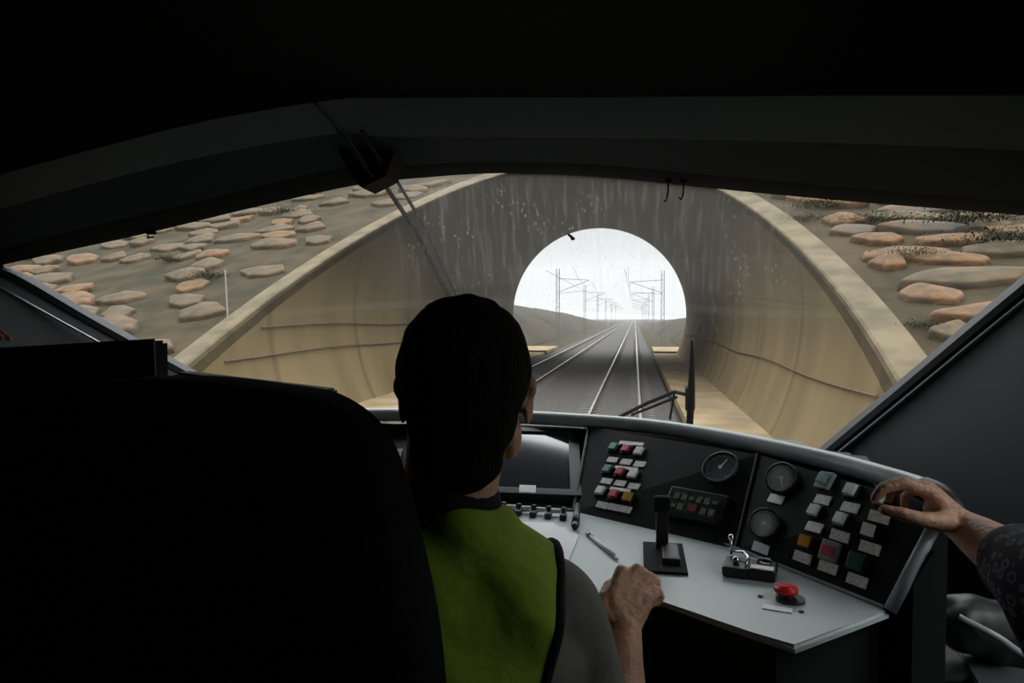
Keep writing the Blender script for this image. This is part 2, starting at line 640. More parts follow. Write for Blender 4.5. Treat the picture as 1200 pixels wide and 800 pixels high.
# sleepers
bm = bmesh.new()
sec = [(-1.3, 0), (-1.3, 0.17), (-0.95, 0.20), (-0.45, 0.20), (-0.3, 0.15), (0.3, 0.15), (0.45, 0.20), (0.95, 0.20), (1.3, 0.17), (1.3, 0)]
a = [bm.verts.new((x, -0.14, z)) for x, z in sec]
b = [bm.verts.new((x, 0.14, z)) for x, z in sec]
for j in range(len(sec)):
    bm.faces.new((a[j], a[(j + 1) % len(sec)], b[(j + 1) % len(sec)], b[j]))
bm.faces.new(a[::-1])
bm.faces.new(b)
s0 = from_bm('sleeper', bm, None, 'sleeper')
first = True
for ti, tx in enumerate(TRK):
    for k in range(140):
        if first:
            o = s0
            first = False
        else:
            o = s0.copy()
            COL.objects.link(o)
        o.location = (tx, 17 + k * 0.6, RAIL - 0.172 - 0.2)
        tag(o, ('concrete sleeper bedded in ballast under the track the train runs on' if ti == 0 else
                'concrete sleeper bedded in ballast under the left-hand track'), 'sleeper',
            ('sleepers of the running track', 'sleepers of the left track')[ti])

# overhead line masts beyond the tunnel
def mast(x, y, side, lab):
    r = empty('catenary_mast', (x, y, GZ))
    tag(r, lab, 'mast', 'masts along the left of the line' if side > 0 else 'masts along the right of the line')
    H = 8.4
    bm = bmesh.new()
    for dx in (-0.16, 0.16):
        add_box(bm, (x + dx, y, GZ + H / 2), 0.07, 0.18, H)
    z = GZ + 0.4
    s = 1
    while z < GZ + H - 0.5:
        add_tube(bm, [(x - 0.16 * s, y, z), (x + 0.16 * s, y, z + 0.45)], 0.02, 5)
        z += 0.45
        s = -s
    from_bm('post', bm, r, 'steel')
    tx = TRK[1] if side > 0 else TRK[0]
    bm = bmesh.new()
    zc, zm = RAIL + 5.3, RAIL + 6.7
    add_tube(bm, [(x, y, zm + 0.2), (tx, y, zm)], 0.035, 6)
    add_tube(bm, [(x, y, zc + 0.1), (tx, y, zm)], 0.035, 6)
    add_tube(bm, [(x, y, zc - 0.0), (tx - 0.3 * side, y, zc + 0.25)], 0.025, 6)
    from_bm('cantilever', bm, r, 'steel')


for k, y in enumerate((79, 122, 165, 210, 262, 320)):
    mast(-8.3, y, 1, 'lattice catenary mast beyond the far tunnel mouth, %s from the tunnel on the left side' % ('nearest', 'second', 'third', 'fourth', 'fifth', 'sixth')[k])
for k, y in enumerate((84, 128, 172, 216, 268, 326)):
    mast(3.1, y, -1, 'lattice catenary mast beyond the far tunnel mouth, %s from the tunnel on the right side' % ('nearest', 'second', 'third', 'fourth', 'fifth', 'sixth')[k])
for i, tx in enumerate(TRK):
    for z, nm in ((RAIL + 5.3, 'contact_wire'), (RAIL + 6.7, 'messenger_wire')):
        if nm == 'messenger_wire':
            pts = []
            ys = [58, 84, 128, 172, 216, 268, 326]
            for a_, b_ in zip(ys, ys[1:]):
                for q in range(6):
                    t = q / 6
                    pts.append((tx, a_ + (b_ - a_) * t, z - 1.0 * 4 * t * (1 - t) * 0.9))
            pts.append((tx, 326, z))
        else:
            pts = [(tx, 40, z), (tx, 326, z)]
        bm = bmesh.new()
        add_tube(bm, pts, 0.012, 5)
        o = from_bm(nm, bm, None, 'wire')
        tag(o, '%s overhead wire strung above the %s track' % ('straight lower' if nm[0] == 'c' else 'sagging upper', ('right-hand', 'left-hand')[i]), 'wire')

# cuttings and hills beyond
def hillgrid(name, xs, ys, hf, m, lab=None):
    vs, fs = [], []
    for y in ys:
        for x in xs:
            vs.append((x, y, hf(x, y)))
    n = len(xs)
    for j in range(len(ys) - 1):
        for i in range(n - 1):
            k = j * n + i
            fs.append((k, k + 1, k + n + 1, k + n))
    o = from_data(name, vs, fs, None, m, True)
    tag(o, kind='structure')


def hl(x, y):
    t = max(0.0, -11.5 - x)
    crest = 7.6 - 0.010 * (y - 60) + 1.0 * noise.noise(Vector((x * 0.03, y * 0.02, 3)))
    z = crest * (1 - math.exp(-t * 0.14)) * max(0.0, min(1.0, (480 - y) / 260))
    return GZ - 0.1 + z + 0.35 * noise.noise(Vector((x * 0.2, y * 0.15, 0))) * min(1, t / 3)


def hr(x, y):
    t = max(0.0, x - 5.0)
    z = (4.6 + 0.6 * noise.noise(Vector((x * 0.05, y * 0.03, 8)))) * (1 - math.exp(-t * 0.20)) * max(0.0, min(1.0, (420 - y) / 260))
    return GZ - 0.1 + z + 0.25 * noise.noise(Vector((x * 0.3, y * 0.2, 5))) * min(1, t / 3)


hillgrid('hill_left', [-11.4 - 2.2 * i - 0.10 * i * i for i in range(34)], [62 + 8 * j for j in range(56)], hl, 'hill')
hillgrid('hill_right', [4.9 + 2.0 * i + 0.10 * i * i for i in range(34)], [62 + 8 * j for j in range(50)], hr, 'hill')
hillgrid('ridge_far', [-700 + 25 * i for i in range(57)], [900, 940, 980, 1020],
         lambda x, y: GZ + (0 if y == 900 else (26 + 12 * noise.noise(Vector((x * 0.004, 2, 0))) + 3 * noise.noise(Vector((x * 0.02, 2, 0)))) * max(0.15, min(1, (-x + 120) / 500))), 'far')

# mist over the valley beyond the tunnel
mm = bpy.data.materials.new('valley_mist')
mm.use_nodes = True
mm.node_tree.nodes.clear()
_o = mm.node_tree.nodes.new('ShaderNodeOutputMaterial')
_v = mm.node_tree.nodes.new('ShaderNodeVolumeScatter')
_v.inputs['Color'].default_value = (0.97, 0.98, 1, 1)
_v.inputs['Density'].default_value = 0.0004
_v.inputs['Anisotropy'].default_value = 0.2
mm.node_tree.links.new(_v.outputs[0], _o.inputs['Volume'])
bm = bmesh.new()
add_box(bm, (0, 660, 38), 1400, 1180, 90)
o = from_bm('mist', bm, None, mm)
tag(o, 'pale mist filling the valley beyond the tunnel', 'mist', kind='stuff')

# stones pitched on the slope, scrub between
stone_meshes = []
for k in range(9):
    rd = random.Random(40 + k)
    bm = bmesh.new()
    nc = rd.choice((5, 6, 6, 7))
    for j in range(nc):
        t = 2 * math.pi * (j + rd.uniform(-0.28, 0.28)) / nc
        q = rd.uniform(0.85, 1.12)
        bm.verts.new((q * math.cos(t), 0.78 * q * math.sin(t), rd.uniform(0.16, 0.36)))
        bm.verts.new((1.06 * q * math.cos(t), 0.83 * q * math.sin(t), -0.3))
    bm.verts.new((rd.uniform(-0.2, 0.2), rd.uniform(-0.2, 0.2), rd.uniform(0.36, 0.46)))
    r_ = bmesh.ops.convex_hull(bm, input=list(bm.verts))
    bmesh.ops.delete(bm, geom=[g for g in r_['geom_interior'] if isinstance(g, bmesh.types.BMVert)], context='VERTS')
    bmesh.ops.bevel(bm, geom=list(bm.edges), offset=0.09, segments=2, affect='EDGES', profile=0.55)
    bmesh.ops.triangulate(bm, faces=bm.faces)
    bmesh.ops.subdivide_edges(bm, edges=list(bm.edges), cuts=1)
    for v in bm.verts:
        v.co += v.co.normalized() * 0.05 * noise.noise(v.co * 2.5 + Vector((k * 9, 0, 0)))
    me = bpy.data.meshes.new('embankment_stone')
    bmesh.ops.recalc_face_normals(bm, faces=bm.faces)
    bm.to_mesh(me)
    bm.free()
    for p in me.polygons:
        p.use_smooth = True
    stone_meshes.append(me)
SU = Vector((1, -0.23, 0)).normalized()          # along the slope
SV = Vector((0, 2.5, 1)).normalized()            # up the slope
SV = (SV - SU * SV.dot(SU)).normalized()
SN = SU.cross(SV).normalized()
if SN.z < 0:
    SN = -SN
cnt = 0
variants = {}
random.seed(21)
for side in (1, -1):
    z = GZ + 0.3
    while z < CZ + 6.5:
        row = 0.33 if side > 0 else 0.42
        x = TX + side * (math.sqrt(max(0.0, (RO + 0.30) ** 2 - (z - TZ) ** 2)) + random.uniform(0, 0.35))
        lim = 13.5 if side > 0 else -27
        while (x < lim if side > 0 else x > lim):
            w = random.choice((0.38, 0.5, 0.62, 0.8, 1.0)) * random.uniform(0.85, 1.15) if side > 0 else random.uniform(0.55, 1.15)
            if side > 0 and random.random() < 0.15:
                w *= 1.35
            xc = x + side * w
            x += side * w * (2.05 if side > 0 else 2.02)
            zc = z + random.uniform(-0.09, 0.09)
            rr = math.hypot(xc - TX, zc - TZ)
            if rr < RO + 0.3:
                continue
            pt = Vector((xc, cut(xc, zc), zc)) - EYE
            dep = pt.dot(FW)
            px = 600 + F * pt.dot(RX) / dep
            py = 400 - F * pt.dot(UP) / dep
            if px < -10 or px > 1220 or py < 195:
                continue
            # hidden below the windscreen's slanting side edges
            if px > 965 and py > 523 - (px - 965) * 0.843 + 25:
                continue
            if px < 225 and py > 318 + px * 0.52 + 25:
                continue
            if py > 470:
                continue
            if side > 0 and random.random() < 0.05:
                continue
            if side < 0 and random.random() < 0.50:
                continue
            key = (random.randrange(9), random.choice(('stone_o', 'stone_o', 'stone_g', 'stone_t') if side > 0 else ('stone_t', 'stone_t', 'stone_t', 'stone_t', 'stone_o')))
            if key not in variants:
                me = stone_meshes[key[0]].copy()
                me.materials.append(MT[key[1]])
                variants[key] = me
            o = bpy.data.objects.new('embankment_stone', variants[key])
            COL.objects.link(o)
            a = random.uniform(-0.38, 0.30)
            u = SU * math.cos(a) + SV * math.sin(a)
            v = SN.cross(u)
            R_ = Matrix((u, v, SN)).transposed().to_4x4()
            o.matrix_world = Matrix.Translation(Vector((xc, cut(xc, zc), zc)) + SN * 0.0) @ R_ @ Matrix.Diagonal((w, (row * 2.69 / 1.66) * random.uniform(0.85, 1.08), random.uniform(0.32, 0.62), 1))
            cn = {'stone_o': 'orange-brown', 'stone_g': 'grey', 'stone_t': 'tan'}[key[1]]
            sd = 'right' if side > 0 else 'left'
            tag(o, cn + ' flat stone set in the slope %s of the tunnel mouth' % sd, 'stone', cn + ' slope stones %s of the tunnel' % sd)
            cnt += 1
        z += row
print('stones', cnt, [sum(1 for q in COL.objects if q.name.startswith('embankment') and (q.matrix_world.translation.x > TX) == b) for b in (True, False)])


def shrub(px, py, size, lab, seed):
    rd = random.Random(seed)
    # find the slope point under the pixel
    n = Vector((0.23, 1, -2.5)).normalized()
    p = on_plane(px, py, Vector((TX, 15.7, CZ)), n)
    bm = bmesh.new()
    for k in range(1500):
        d = Vector((rd.gauss(0, 1.2), rd.gauss(0, 1.4), abs(rd.gauss(0, 0.35)))) * size * 0.36
        c = p + d
        u = Vector((rd.uniform(-1, 1), rd.uniform(-1, 1), rd.uniform(-1, 1))).normalized()
        w = frame_of(u)[0]
        l = size * rd.uniform(0.02, 0.05)
        q = [bm.verts.new(c + u * l), bm.verts.new(c + w * l * 0.4), bm.verts.new(c - u * l), bm.verts.new(c - w * l * 0.4)]
        bm.faces.new(q)
    for k in range(14):
        e = p + Vector((rd.gauss(0, 1), rd.gauss(0, 1), rd.uniform(0.2, 0.6))) * size * 0.4
        add_tube(bm, [p - Vector((0, 0, 0.1)), e], size * 0.008, 4)
    o = from_bm('scrub_plant', bm, None, 'bush')
    tag(o, lab, 'shrub', 'scrub plants on the stone slope')


for i, (px, py, s, lab) in enumerate((
        (945, 258, 0.6, 'low green scrub between stones near the collar, just under the windscreen top'),
        (962, 243, 0.9, 'green scrub tuft at the windscreen top, right of the collar'),
        (1068, 300, 0.7, 'dark green tuft among the large orange stones on the right slope'),
        (1130, 262, 1.3, 'wide patch of scrub high on the right slope'),
        (1180, 285, 1.2, 'scrub patch beside the right edge of the windscreen'),
        (1082, 382, 0.4, 'small green tuft beside the lower collar on the right'),
        (1020, 260, 0.8, 'low scrub between the upper stones on the right slope'),
        (200, 305, 0.8, 'dark tuft on the left slope beside the windscreen corner'),
        (250, 325, 0.8, 'dark tuft on the left slope above the thin white post'),
        (340, 250, 1.0, 'low scrub high on the left slope'))):
    shrub(px, py, s, lab, i)

# thin white post on the left slope
n = Vector((0.23, 1, -2.5)).normalized()
b = on_plane(268, 381, Vector((TX, 15.7, CZ)), n)
t = P(264, 318, b.y)
bm = bmesh.new()
add_tube(bm, [b - Vector((0, 0, 0.3)), t], 0.022, 8)
add_tube(bm, [t, t + Vector((0, 0, 0.04))], [0.022, 0.008], 8)
tag(from_bm('marker_post', bm, None, mat('post_paint', (0.22, 0.20, 0.17), 0.7)), 'thin white post standing on the left slope', 'post')

# cable along each tunnel wall
def wallcable(name, side, zrel, lab):
    z = CZ + zrel
    x = TX + side * (math.sqrt(TR * TR - (z - TZ) ** 2) - 0.05)
    pts = []
    y = cut(x, z) + 1
    while y < FAR:
        pts.append((x, y, z - 0.05 * math.sin(y * 0.5)))
        y += 1.5
    bm = bmesh.new()
    add_tube(bm, pts, 0.022, 6)
    tag(from_bm(name, bm, None, 'railside'), lab, 'cable')


wallcable('wall_cable', -1, -0.25, 'upper dark cable running along the left tunnel wall')
wallcable('wall_cable', -1, -1.0, 'lower dark cable running along the left tunnel wall')
wallcable('wall_cable', 1, -1.25, 'dark cable running low along the right tunnel wall')

# ------------------------------------------------------------------ windscreen surface
WC = -0.52


def wy(x, z):
    return 2.62 - 0.30 * (x - WC) ** 2 - 0.32 * (z - CZ)


def WS(px, py, off=0.0):
    """hit of the eye ray with the curved windscreen"""
    v = ray(px, py)
    lo, hi = 0.5, 4.0
    for _ in range(50):
        t = (lo + hi) / 2
        p = EYE + v * t
        if p.y < wy(p.x, p.z):
            lo = t
        else:
            hi = t
    return EYE + v * lo + Vector((0, off, 0))


top_px = [(-14, 314), (60, 297), (180, 271), (300, 242), (420, 216), (500, 207), (590, 202), (700, 206), (800, 216), (900, 226), (1000, 235), (1100, 243), (1200, 251), (1296, 259)]
right_px = [(1296, 259), (1260, 275), (1200, 325), (1120, 392), (1040, 460), (965, 523), (915, 566)]
left_px = [(-14, 314), (20, 318), (100, 364), (160, 398), (225, 434), (280, 466)]
TOP = smooth_path([WS(*p) for p in top_px], 4)
# pane as a grid between top and bottom edges
bot_px = [(-14, 314), (60, 341), (140, 387), (225, 434), (280, 466), (400, 512), (520, 514), (620, 514), (750, 524), (850, 540), (915, 566), (965, 523), (1040, 460), (1120, 392), (1200, 325), (1260, 275), (1296, 259)]


def interp(tbl, x):
    for (x0, y0), (x1, y1) in zip(tbl, tbl[1:]):
        if x0 <= x <= x1:
            return y0 + (y1 - y0) * (x - x0) / (x1 - x0)
    return tbl[-1][1]


xs = sorted(set([p[0] for p in top_px + bot_px] + list(range(-10, 1290, 25))))
vs, fs = [], []
NV = 10
for x in xs:
    ya, yb = interp(top_px, x), interp(bot_px, x)
    for j in range(NV + 1):
        vs.append(WS(x, ya + (yb - ya) * j / NV, 0.0))
for i in range(len(xs) - 1):
    for j in range(NV):
        k = i * (NV + 1) + j
        fs.append((k, k + 1, k + NV + 2, k + NV + 1))
bm = bmesh.new()
vv = [bm.verts.new(v) for v in vs]
for f in fs:
    try:
        bm.faces.new([vv[q] for q in f])
    except ValueError:
        pass
bmesh.ops.remove_doubles(bm, verts=bm.verts, dist=0.0005)
o = from_bm('window_1', bm, None, 'glass', True)
tag(o, 'dusty raked windscreen glass across the front of the cab', kind='structure')
WINDOW = o


def strip_loop(name, px, w_out, depth, m, off=0.0, parent=WINDOW):
    """moulding of square section following picture points laid on the windscreen"""
    pts = smooth_path([WS(*p) for p in px], 5)
    bm = bmesh.new()
    rings = []
    for i, p in enumerate(pts):
        d = (pts[min(i + 1, len(pts) - 1)] - pts[max(i - 1, 0)]).normalized()
        nrm = Vector((0, -1, -0.32)).normalized()
        s = d.cross(nrm).normalized()
        if s.dot(p - Vector((WC, 2.5, CZ))) < 0:
            s = -s
        q = p + Vector((0, off, 0))
        sec = [(0, 0.01), (w_out, 0.01), (w_out, -depth), (w_out * 0.3, -depth), (0, -depth * 0.6)]
        rings.append([bm.verts.new(q + s * a - nrm * b * -1 * -1) if False else bm.verts.new(q + s * a + nrm * (-b)) for a, b in sec])
    for a, b in zip(rings, rings[1:]):
        for j in range(5):
            bm.faces.new((a[j], a[(j + 1) % 5], b[(j + 1) % 5], b[j]))
    bm.faces.new(rings[0][::-1])
    bm.faces.new(rings[-1])
    return from_bm(name, bm, parent, m, False)


strip_loop('window_seal', top_px, 0.03, 0.035, 'matte')
strip_loop('window_seal', right_px, 0.035, 0.035, 'rubber')
strip_loop('window_seal', left_px, 0.04, 0.035, 'rubber')


# cab shell lines ---------------------------------------------------------
def sheet(name, rowsets, m, kind='structure', smooth=True, parent=None):
    """ruled sheet between rows of points"""
    n = len(rowsets[0])
    vs = [p for r in rowsets for p in r]
    fs = []
    for j in range(len(rowsets) - 1):
        for i in range(n - 1):
            k = j * n + i
            fs.append((k, k + 1, k + n + 1, k + n))
    o = from_data(name, vs, fs, parent, m, smooth)
    if kind:
        tag(o, kind=kind)
    return o


ZC = CZ + 0.60                 # ceiling height
XL, XR, YB = -2.02, 1.12, -1.3
hx = [-120, 0, 120, 250, 390, 450, 560, 700, 850, 1000, 1130, 1250, 1400]
r0 = [(-120, 338), (0, 311), (120, 284), (250, 254), (390, 222), (450, 211), (560, 203), (700, 206), (850, 221), (1000, 235), (1130, 246), (1250, 255), (1400, 268)]
r1 = [(-120, 322), (0, 292), (120, 263), (250, 232), (390, 199), (450, 196), (560, 190), (700, 193), (850, 207), (1000, 220), (1130, 231), (1250, 241), (1400, 255)]
r2 = [(-120, 280), (0, 245), (120, 212), (250, 181), (390, 157), (450, 160), (560, 160), (700, 161), (850, 164), (1000, 168), (1130, 173), (1250, 178), (1400, 185)]
r3 = [(-120, 240), (0, 205), (120, 172), (250, 140), (390, 117), (450, 115), (560, 114), (700, 114), (850, 113), (1000, 112), (1130, 112), (1250, 112), (1400, 112)]


def off_ws(px, py, dy):
    p = WS(px, py)
    return P(px, py, p.y - dy)


def rowpts(r, dy):
    return smooth_path([off_ws(a, b, dy) for a, b in r], 4)


R0 = rowpts(r0, -0.01)
R0b = rowpts(r0, 0.05)
R1 = rowpts(r1, 0.09)
R2 = rowpts(r2, 0.30)
R2b = rowpts([(a, b - 1) for a, b in r2], 0.36)
R3 = rowpts(r3, 0.55)
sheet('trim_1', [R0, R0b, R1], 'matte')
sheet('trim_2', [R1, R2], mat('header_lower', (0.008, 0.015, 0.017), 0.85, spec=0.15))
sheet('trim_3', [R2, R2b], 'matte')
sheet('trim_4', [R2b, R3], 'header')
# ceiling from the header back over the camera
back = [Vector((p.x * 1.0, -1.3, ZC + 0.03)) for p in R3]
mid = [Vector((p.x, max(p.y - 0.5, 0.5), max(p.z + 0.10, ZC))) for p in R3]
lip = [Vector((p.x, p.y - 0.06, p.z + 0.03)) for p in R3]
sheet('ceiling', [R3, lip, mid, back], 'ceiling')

# right wall lining below the windscreen edge
def wallside(name, edge, xw, m):
    rows = []
    pts = smooth_path([WS(*p) for p in edge], 4)
    a = pts
    b = [p + Vector((0.03 if xw > 0 else -0.03, -0.05, -0.01)) for p in pts]
    c = [Vector((xw, max(p.y - 0.42 - 0.0 * (p.z - 1), 0.2), p.z - 0.25)) for p in pts]
    return a, b, c


a, b, c = wallside('wall_right', right_px, XR, 'lining')
a2 = [p + Vector((0.025, -0.02, 0)) for p in a]
floor_row = [Vector((XR, p.y, 0)) for p in c]
sheet('wall_right_pillar', [a2, b, c, floor_row], 'lining')
bpy.data.objects['wall_right_pillar'].name = 'wall_right'
alu_pts = [p + Vector((0.028, -0.055, -0.012)) for p in a]
bm = bmesh.new()
add_tube(bm, alu_pts, 0.006, 8)
from_bm('trim_5', bm, None, 'lining', True)['kind'] = 'structure'
# plain side wall running back beside the camera, joined under the header
# right side wall with the driver's side window
WY0, WY1, WZ0, WZ1 = 0.30, 1.38, 1.08, 2.02
bm = bmesh.new()
for (ya, yb, za, zb) in ((-1.3, WY0, 0, ZC + 0.1), (WY1, 1.4, 0, ZC + 0.1), (WY0, WY1, 0, WZ0), (WY0, WY1, WZ1, ZC + 0.1)):
    add_box(bm, (XR + 0.02, (ya + yb) / 2, (za + zb) / 2), 0.04, yb - ya, zb - za)
tag(from_bm('wall_right_rear', bm, None, 'matte'), kind='structure')
bm = bmesh.new()
for (ya, yb, za, zb) in ((WY0, WY0 + 0.03, WZ0, WZ1), (WY1 - 0.03, WY1, WZ0, WZ1), (WY0, WY1, WZ0, WZ0 + 0.03), (WY0, WY1, WZ1 - 0.03, WZ1)):
    add_box(bm, (XR + 0.015, (ya + yb) / 2, (za + zb) / 2), 0.06, yb - ya, zb - za, bevel=0.004)
fr_ = from_bm('window_2', bm, None, 'rubber')
tag(fr_, kind='structure')
bm = bmesh.new()
add_box(bm, (XR + 0.02, (WY0 + WY1) / 2, (WZ0 + WZ1) / 2), 0.006, WY1 - WY0 - 0.04, WZ1 - WZ0 - 0.04)
clear = bpy.data.materials.new('side_glass')
clear.use_nodes = True
clear.node_tree.nodes.clear()
_o = clear.node_tree.nodes.new('ShaderNodeOutputMaterial')
_a = clear.node_tree.nodes.new('ShaderNodeBsdfTransparent')
_a.inputs[0].default_value = (0.9, 0.92, 0.9, 1)
_g = clear.node_tree.nodes.new('ShaderNodeBsdfGlossy')
_g.inputs['Roughness'].default_value = 0.02
_m = clear.node_tree.nodes.new('ShaderNodeMixShader')
_m.inputs[0].default_value = 0.05
clear.node_tree.links.new(_a.outputs[0], _m.inputs[1])
clear.node_tree.links.new(_g.outputs[0], _m.inputs[2])
clear.node_tree.links.new(_m.outputs[0], _o.inputs[0])
from_bm('pane', bm, fr_, clear)
a, b, c = wallside('wall_left', left_px, XL, 'lining')
a2 = [p + Vector((-0.02, -0.02, 0)) for p in a]
floor_row = [Vector((XL, p.y, 0)) for p in c]
sheet('wall_left', [a2, b, c, floor_row], 'lining')
bm = bmesh.new()
add_tube(bm, [WS(*p) + Vector((-0.03, -0.07, -0.035)) for p in left_px], 0.004, 8)
from_bm('trim_6', bm, None, 'alu', True)['kind'] = 'structure'
sheet('wall_left_rear', [[Vector((XL, 1.45, 0)), Vector((XL, -1.3, 0))], [Vector((XL, 1.45, ZC + 0.1)), Vector((XL, -1.3, ZC + 0.1))]], 'matte')
sheet('wall_back', [[Vector((XL, YB, 0)), Vector((XR, YB, 0))], [Vector((XL, YB, ZC + 0.1)), Vector((XR, YB, ZC + 0.1))]], 'matte')
sheet('floor', [[Vector((XL, YB, 0)), Vector((XR, YB, 0))], [Vector((XL, 2.9, 0)), Vector((XR, 2.9, 0))]], 'matte')
# outer roof shell and shoulder panels that close the cab above and beside the camera
bm = bmesh.new()
add_box(bm, ((XL + XR) / 2, 0.20, ZC + 0.20), XR - XL + 0.2, 3.1, 0.04)
tag(from_bm('roof', bm, None, 'matte'), kind='structure')
for nm, xw, y1 in (('wall_left_front', XL - 0.02, 1.88), ('wall_right_front', XR + 0.02, 1.92)):
    bm = bmesh.new()
    add_box(bm, (xw, (1.38 + y1) / 2, (ZC + 0.2) / 2), 0.03, y1 - 1.38, ZC + 0.2)
    tag(from_bm(nm, bm, None, 'matte'), kind='structure')
bm = bmesh.new()
add_box(bm, (XR + 0.03, 1.98, 2.0), 0.02, 0.22, 0.50)
add_box(bm, (XR + 0.03, 1.98, 1.6), 0.02, 0.22, 0.50)
tag(from_bm('wall_right_corner', bm, None, 'matte'), kind='structure')
for nm, ed, xw in (('wall_left_shoulder', left_px, XL),):
    top_r = R3[0] if xw < 0 else R3[-1]
    g0 = R0[0] if xw < 0 else R0[-1]
    m0 = R2[0] if xw < 0 else R2[-1]
    wc = 1.75
    sheet(nm, [[g0, m0, top_r, Vector((top_r.x, -1.3, top_r.z))],
               [Vector((xw, g0.y, g0.z - 0.25)), Vector((xw, m0.y, m0.z)), Vector((xw, top_r.y, ZC + 0.19)), Vector((xw, -1.3, ZC + 0.19))]], 'matte')
# front bulkhead below the glass
fx = [-2.02 + 3.14 * i / 24 for i in range(25)]
sheet('wall_front', [[Vector((x, wy(x, CZ - 0.4) + 0.03, 0)) for x in fx], [Vector((x, wy(x, CZ - 0.4) + 0.02, CZ - 0.42)) for x in fx]], 'matte')

# ------------------------------------------------------------------ driver's console
CON = empty('driver_console', (-0.4, 1.6, 0))
tag(CON, 'curved grey driver desk with black instrument panels under the windscreen', 'console')
ZB, ZT = -0.48, -0.31
botl = [(330, 602), (470, 599), (560, 598), (668, 598), (780, 617), (862, 643), (1035, 712)]
A_bl, A_br = PZ(380, 600, ZB), PZ(672, 599, ZB)
A_tl, A_tr = PZ(380, 492, ZT), PZ(690, 500, ZT)
AA_tl, AA_tr = PZ(380, 494, -0.33), PZ(690, 503, -0.33)
B_br = PZ(862, 643, ZB)
B_tr = PZ(888, 532, ZT)
C_br = PZ(1038, 713, ZB)
C_tr = PZ(1092, 592, ZT)
PAN = {}


def panel_plane(bl, br, tr):
    u = (br - bl).normalized()
    n = u.cross((tr - br)).normalized()
    if n.z < 0:
        n = -n
    return bl, n, u, n.cross(u)


def make_panel(name, bl, br, tr, tl, key, lab=None):
    o_, n, u, v = panel_plane(bl, br, tr)
    bm = bmesh.new()
    a = [bm.verts.new(p) for p in (bl, br, tr, tl)]
    b = [bm.verts.new(p - n * 0.03) for p in (bl, br, tr, tl)]
    for j in range(4):
        bm.faces.new((a[j], a[(j + 1) % 4], b[(j + 1) % 4], b[j]))
    bm.faces.new(a)
    bm.faces.new(b[::-1])
    ob = from_bm(name, bm, CON, 'panel')
    PAN[key] = (bl, n, u, v, ob)
    return ob


make_panel('instrument_panel', A_bl, A_br, AA_tr, AA_tl, 'A')
make_panel('instrument_panel', A_br, B_br, B_tr, A_tr, 'B')
make_panel('instrument_panel', B_br, C_br, C_tr, B_tr, 'C')
# fourth edge of each panel is true only if flat: take planes from three corners
for k, (bl, br, tr) in {'A': (A_bl, A_br, A_tr), 'B': (A_br, B_br, B_tr), 'C': (B_br, C_br, C_tr)}.items():
    pass


def panel_point(key, px, py, h=0.0):
    """ray hit on the two triangles of the panel"""
    q = {'A': (A_bl, A_br, AA_tr, AA_tl), 'B': (A_br, B_br, B_tr, A_tr), 'C': (B_br, C_br, C_tr, B_tr)}[key]
    bl, br, tr, tl = q
    v = ray(px, py)
    best = None
    for t3 in ((bl, br, tr), (bl, tr, tl)):
        n = (t3[1] - t3[0]).cross(t3[2] - t3[0]).normalized()
        if n.z < 0:
            n = -n
        t = (t3[0] - EYE).dot(n) / v.dot(n)
        p = EYE + v * t
        # inside test
        ok = True
        for i in range(3):
            e = t3[(i + 1) % 3] - t3[i]
            f = t3[(i + 2) % 3] - t3[i]
            w = p - t3[i]
            if e.cross(w).dot(e.cross(f)) < -1e-9:
                ok = False
        if best is None or ok:
            best = (p, n, ok)
        if ok:
            break
    p, n, _ = best
    u = (br - bl).normalized()
    u = (u - n * u.dot(n)).normalized()
    w = n.cross(u)
    return p + n * h, n, u, w


# panel edge strip on the right and joints between panels
bm = bmesh.new()
o_, n, u, v = panel_plane(B_br, C_br, C_tr)
add_tube(bm, [C_br + u * 0.008, C_tr + u * 0.010 - Vector((0, 0, 0.02))], 0.011, 10)
from_bm('edge_strip', bm, CON, 'rim', True)['label'] = 'light grey edging strip'
for a_, b_ in ((A_br, A_tr), (B_br, B_tr)):
    bm = bmesh.new()
    add_tube(bm, [a_ + Vector((0, -0.002, 0.002)), b_ + Vector((0, -0.002, 0.002))], 0.004, 8)
    from_bm('panel_joint', bm, CON, 'bezel')

# rim along the top
rim_px = [(300, 487), (410, 486), (520, 486), (620, 489), (750, 498), (850, 513), (965, 538), (1050, 562), (1086, 574)]
RIM = smooth_path([PZ(a, b, ZT + 0.015) for a, b in rim_px], 6)
bm = bmesh.new()
add_tube(bm, RIM, 0.0195, 14)
from_bm('rim', bm, CON, 'rim', True)
# shelf from the rim to the foot of the windscreen
sh0 = [p + Vector((0, 0.0, -0.005)) for p in RIM]
sh1 = [Vector((p.x * 1.02 + 0.02, max(wy(p.x, CZ - 0.40), p.y + 0.05), CZ - 0.40)) for p in RIM]
sheet('dash_shelf', [sh0, sh1], 'black', kind=None, parent=CON)

# worktop
front_px = [(1042, 716), (932, 757), (880, 740), (780, 704), (690, 692), (560, 688), (330, 700)]
front = [PZ(a, b, ZB) for a, b in front_px]
backp = smooth_path([PZ(a, b, ZB) for a, b in botl], 3)
poly = [(p.x, p.y) for p in backp] + [(p.x, p.y) for p in front]
bm = bmesh.new()
# tuck the back edge slightly under the panels
poly2 = [(x, y + 0.01) for x, y in [(p.x, p.y) for p in backp]] + [(p.x, p.y) for p in front]
add_prism(bm, poly2, CZ + ZB - 0.011, CZ + ZB)
top_edges = [e for e in bm.edges if all(abs(v.co.z - (CZ + ZB)) < 1e-5 for v in e.verts)]
bmesh.ops.bevel(bm, geom=top_edges, offset=0.005, segments=3, affect='EDGES')
from_bm('worktop', bm, CON, 'worktop')
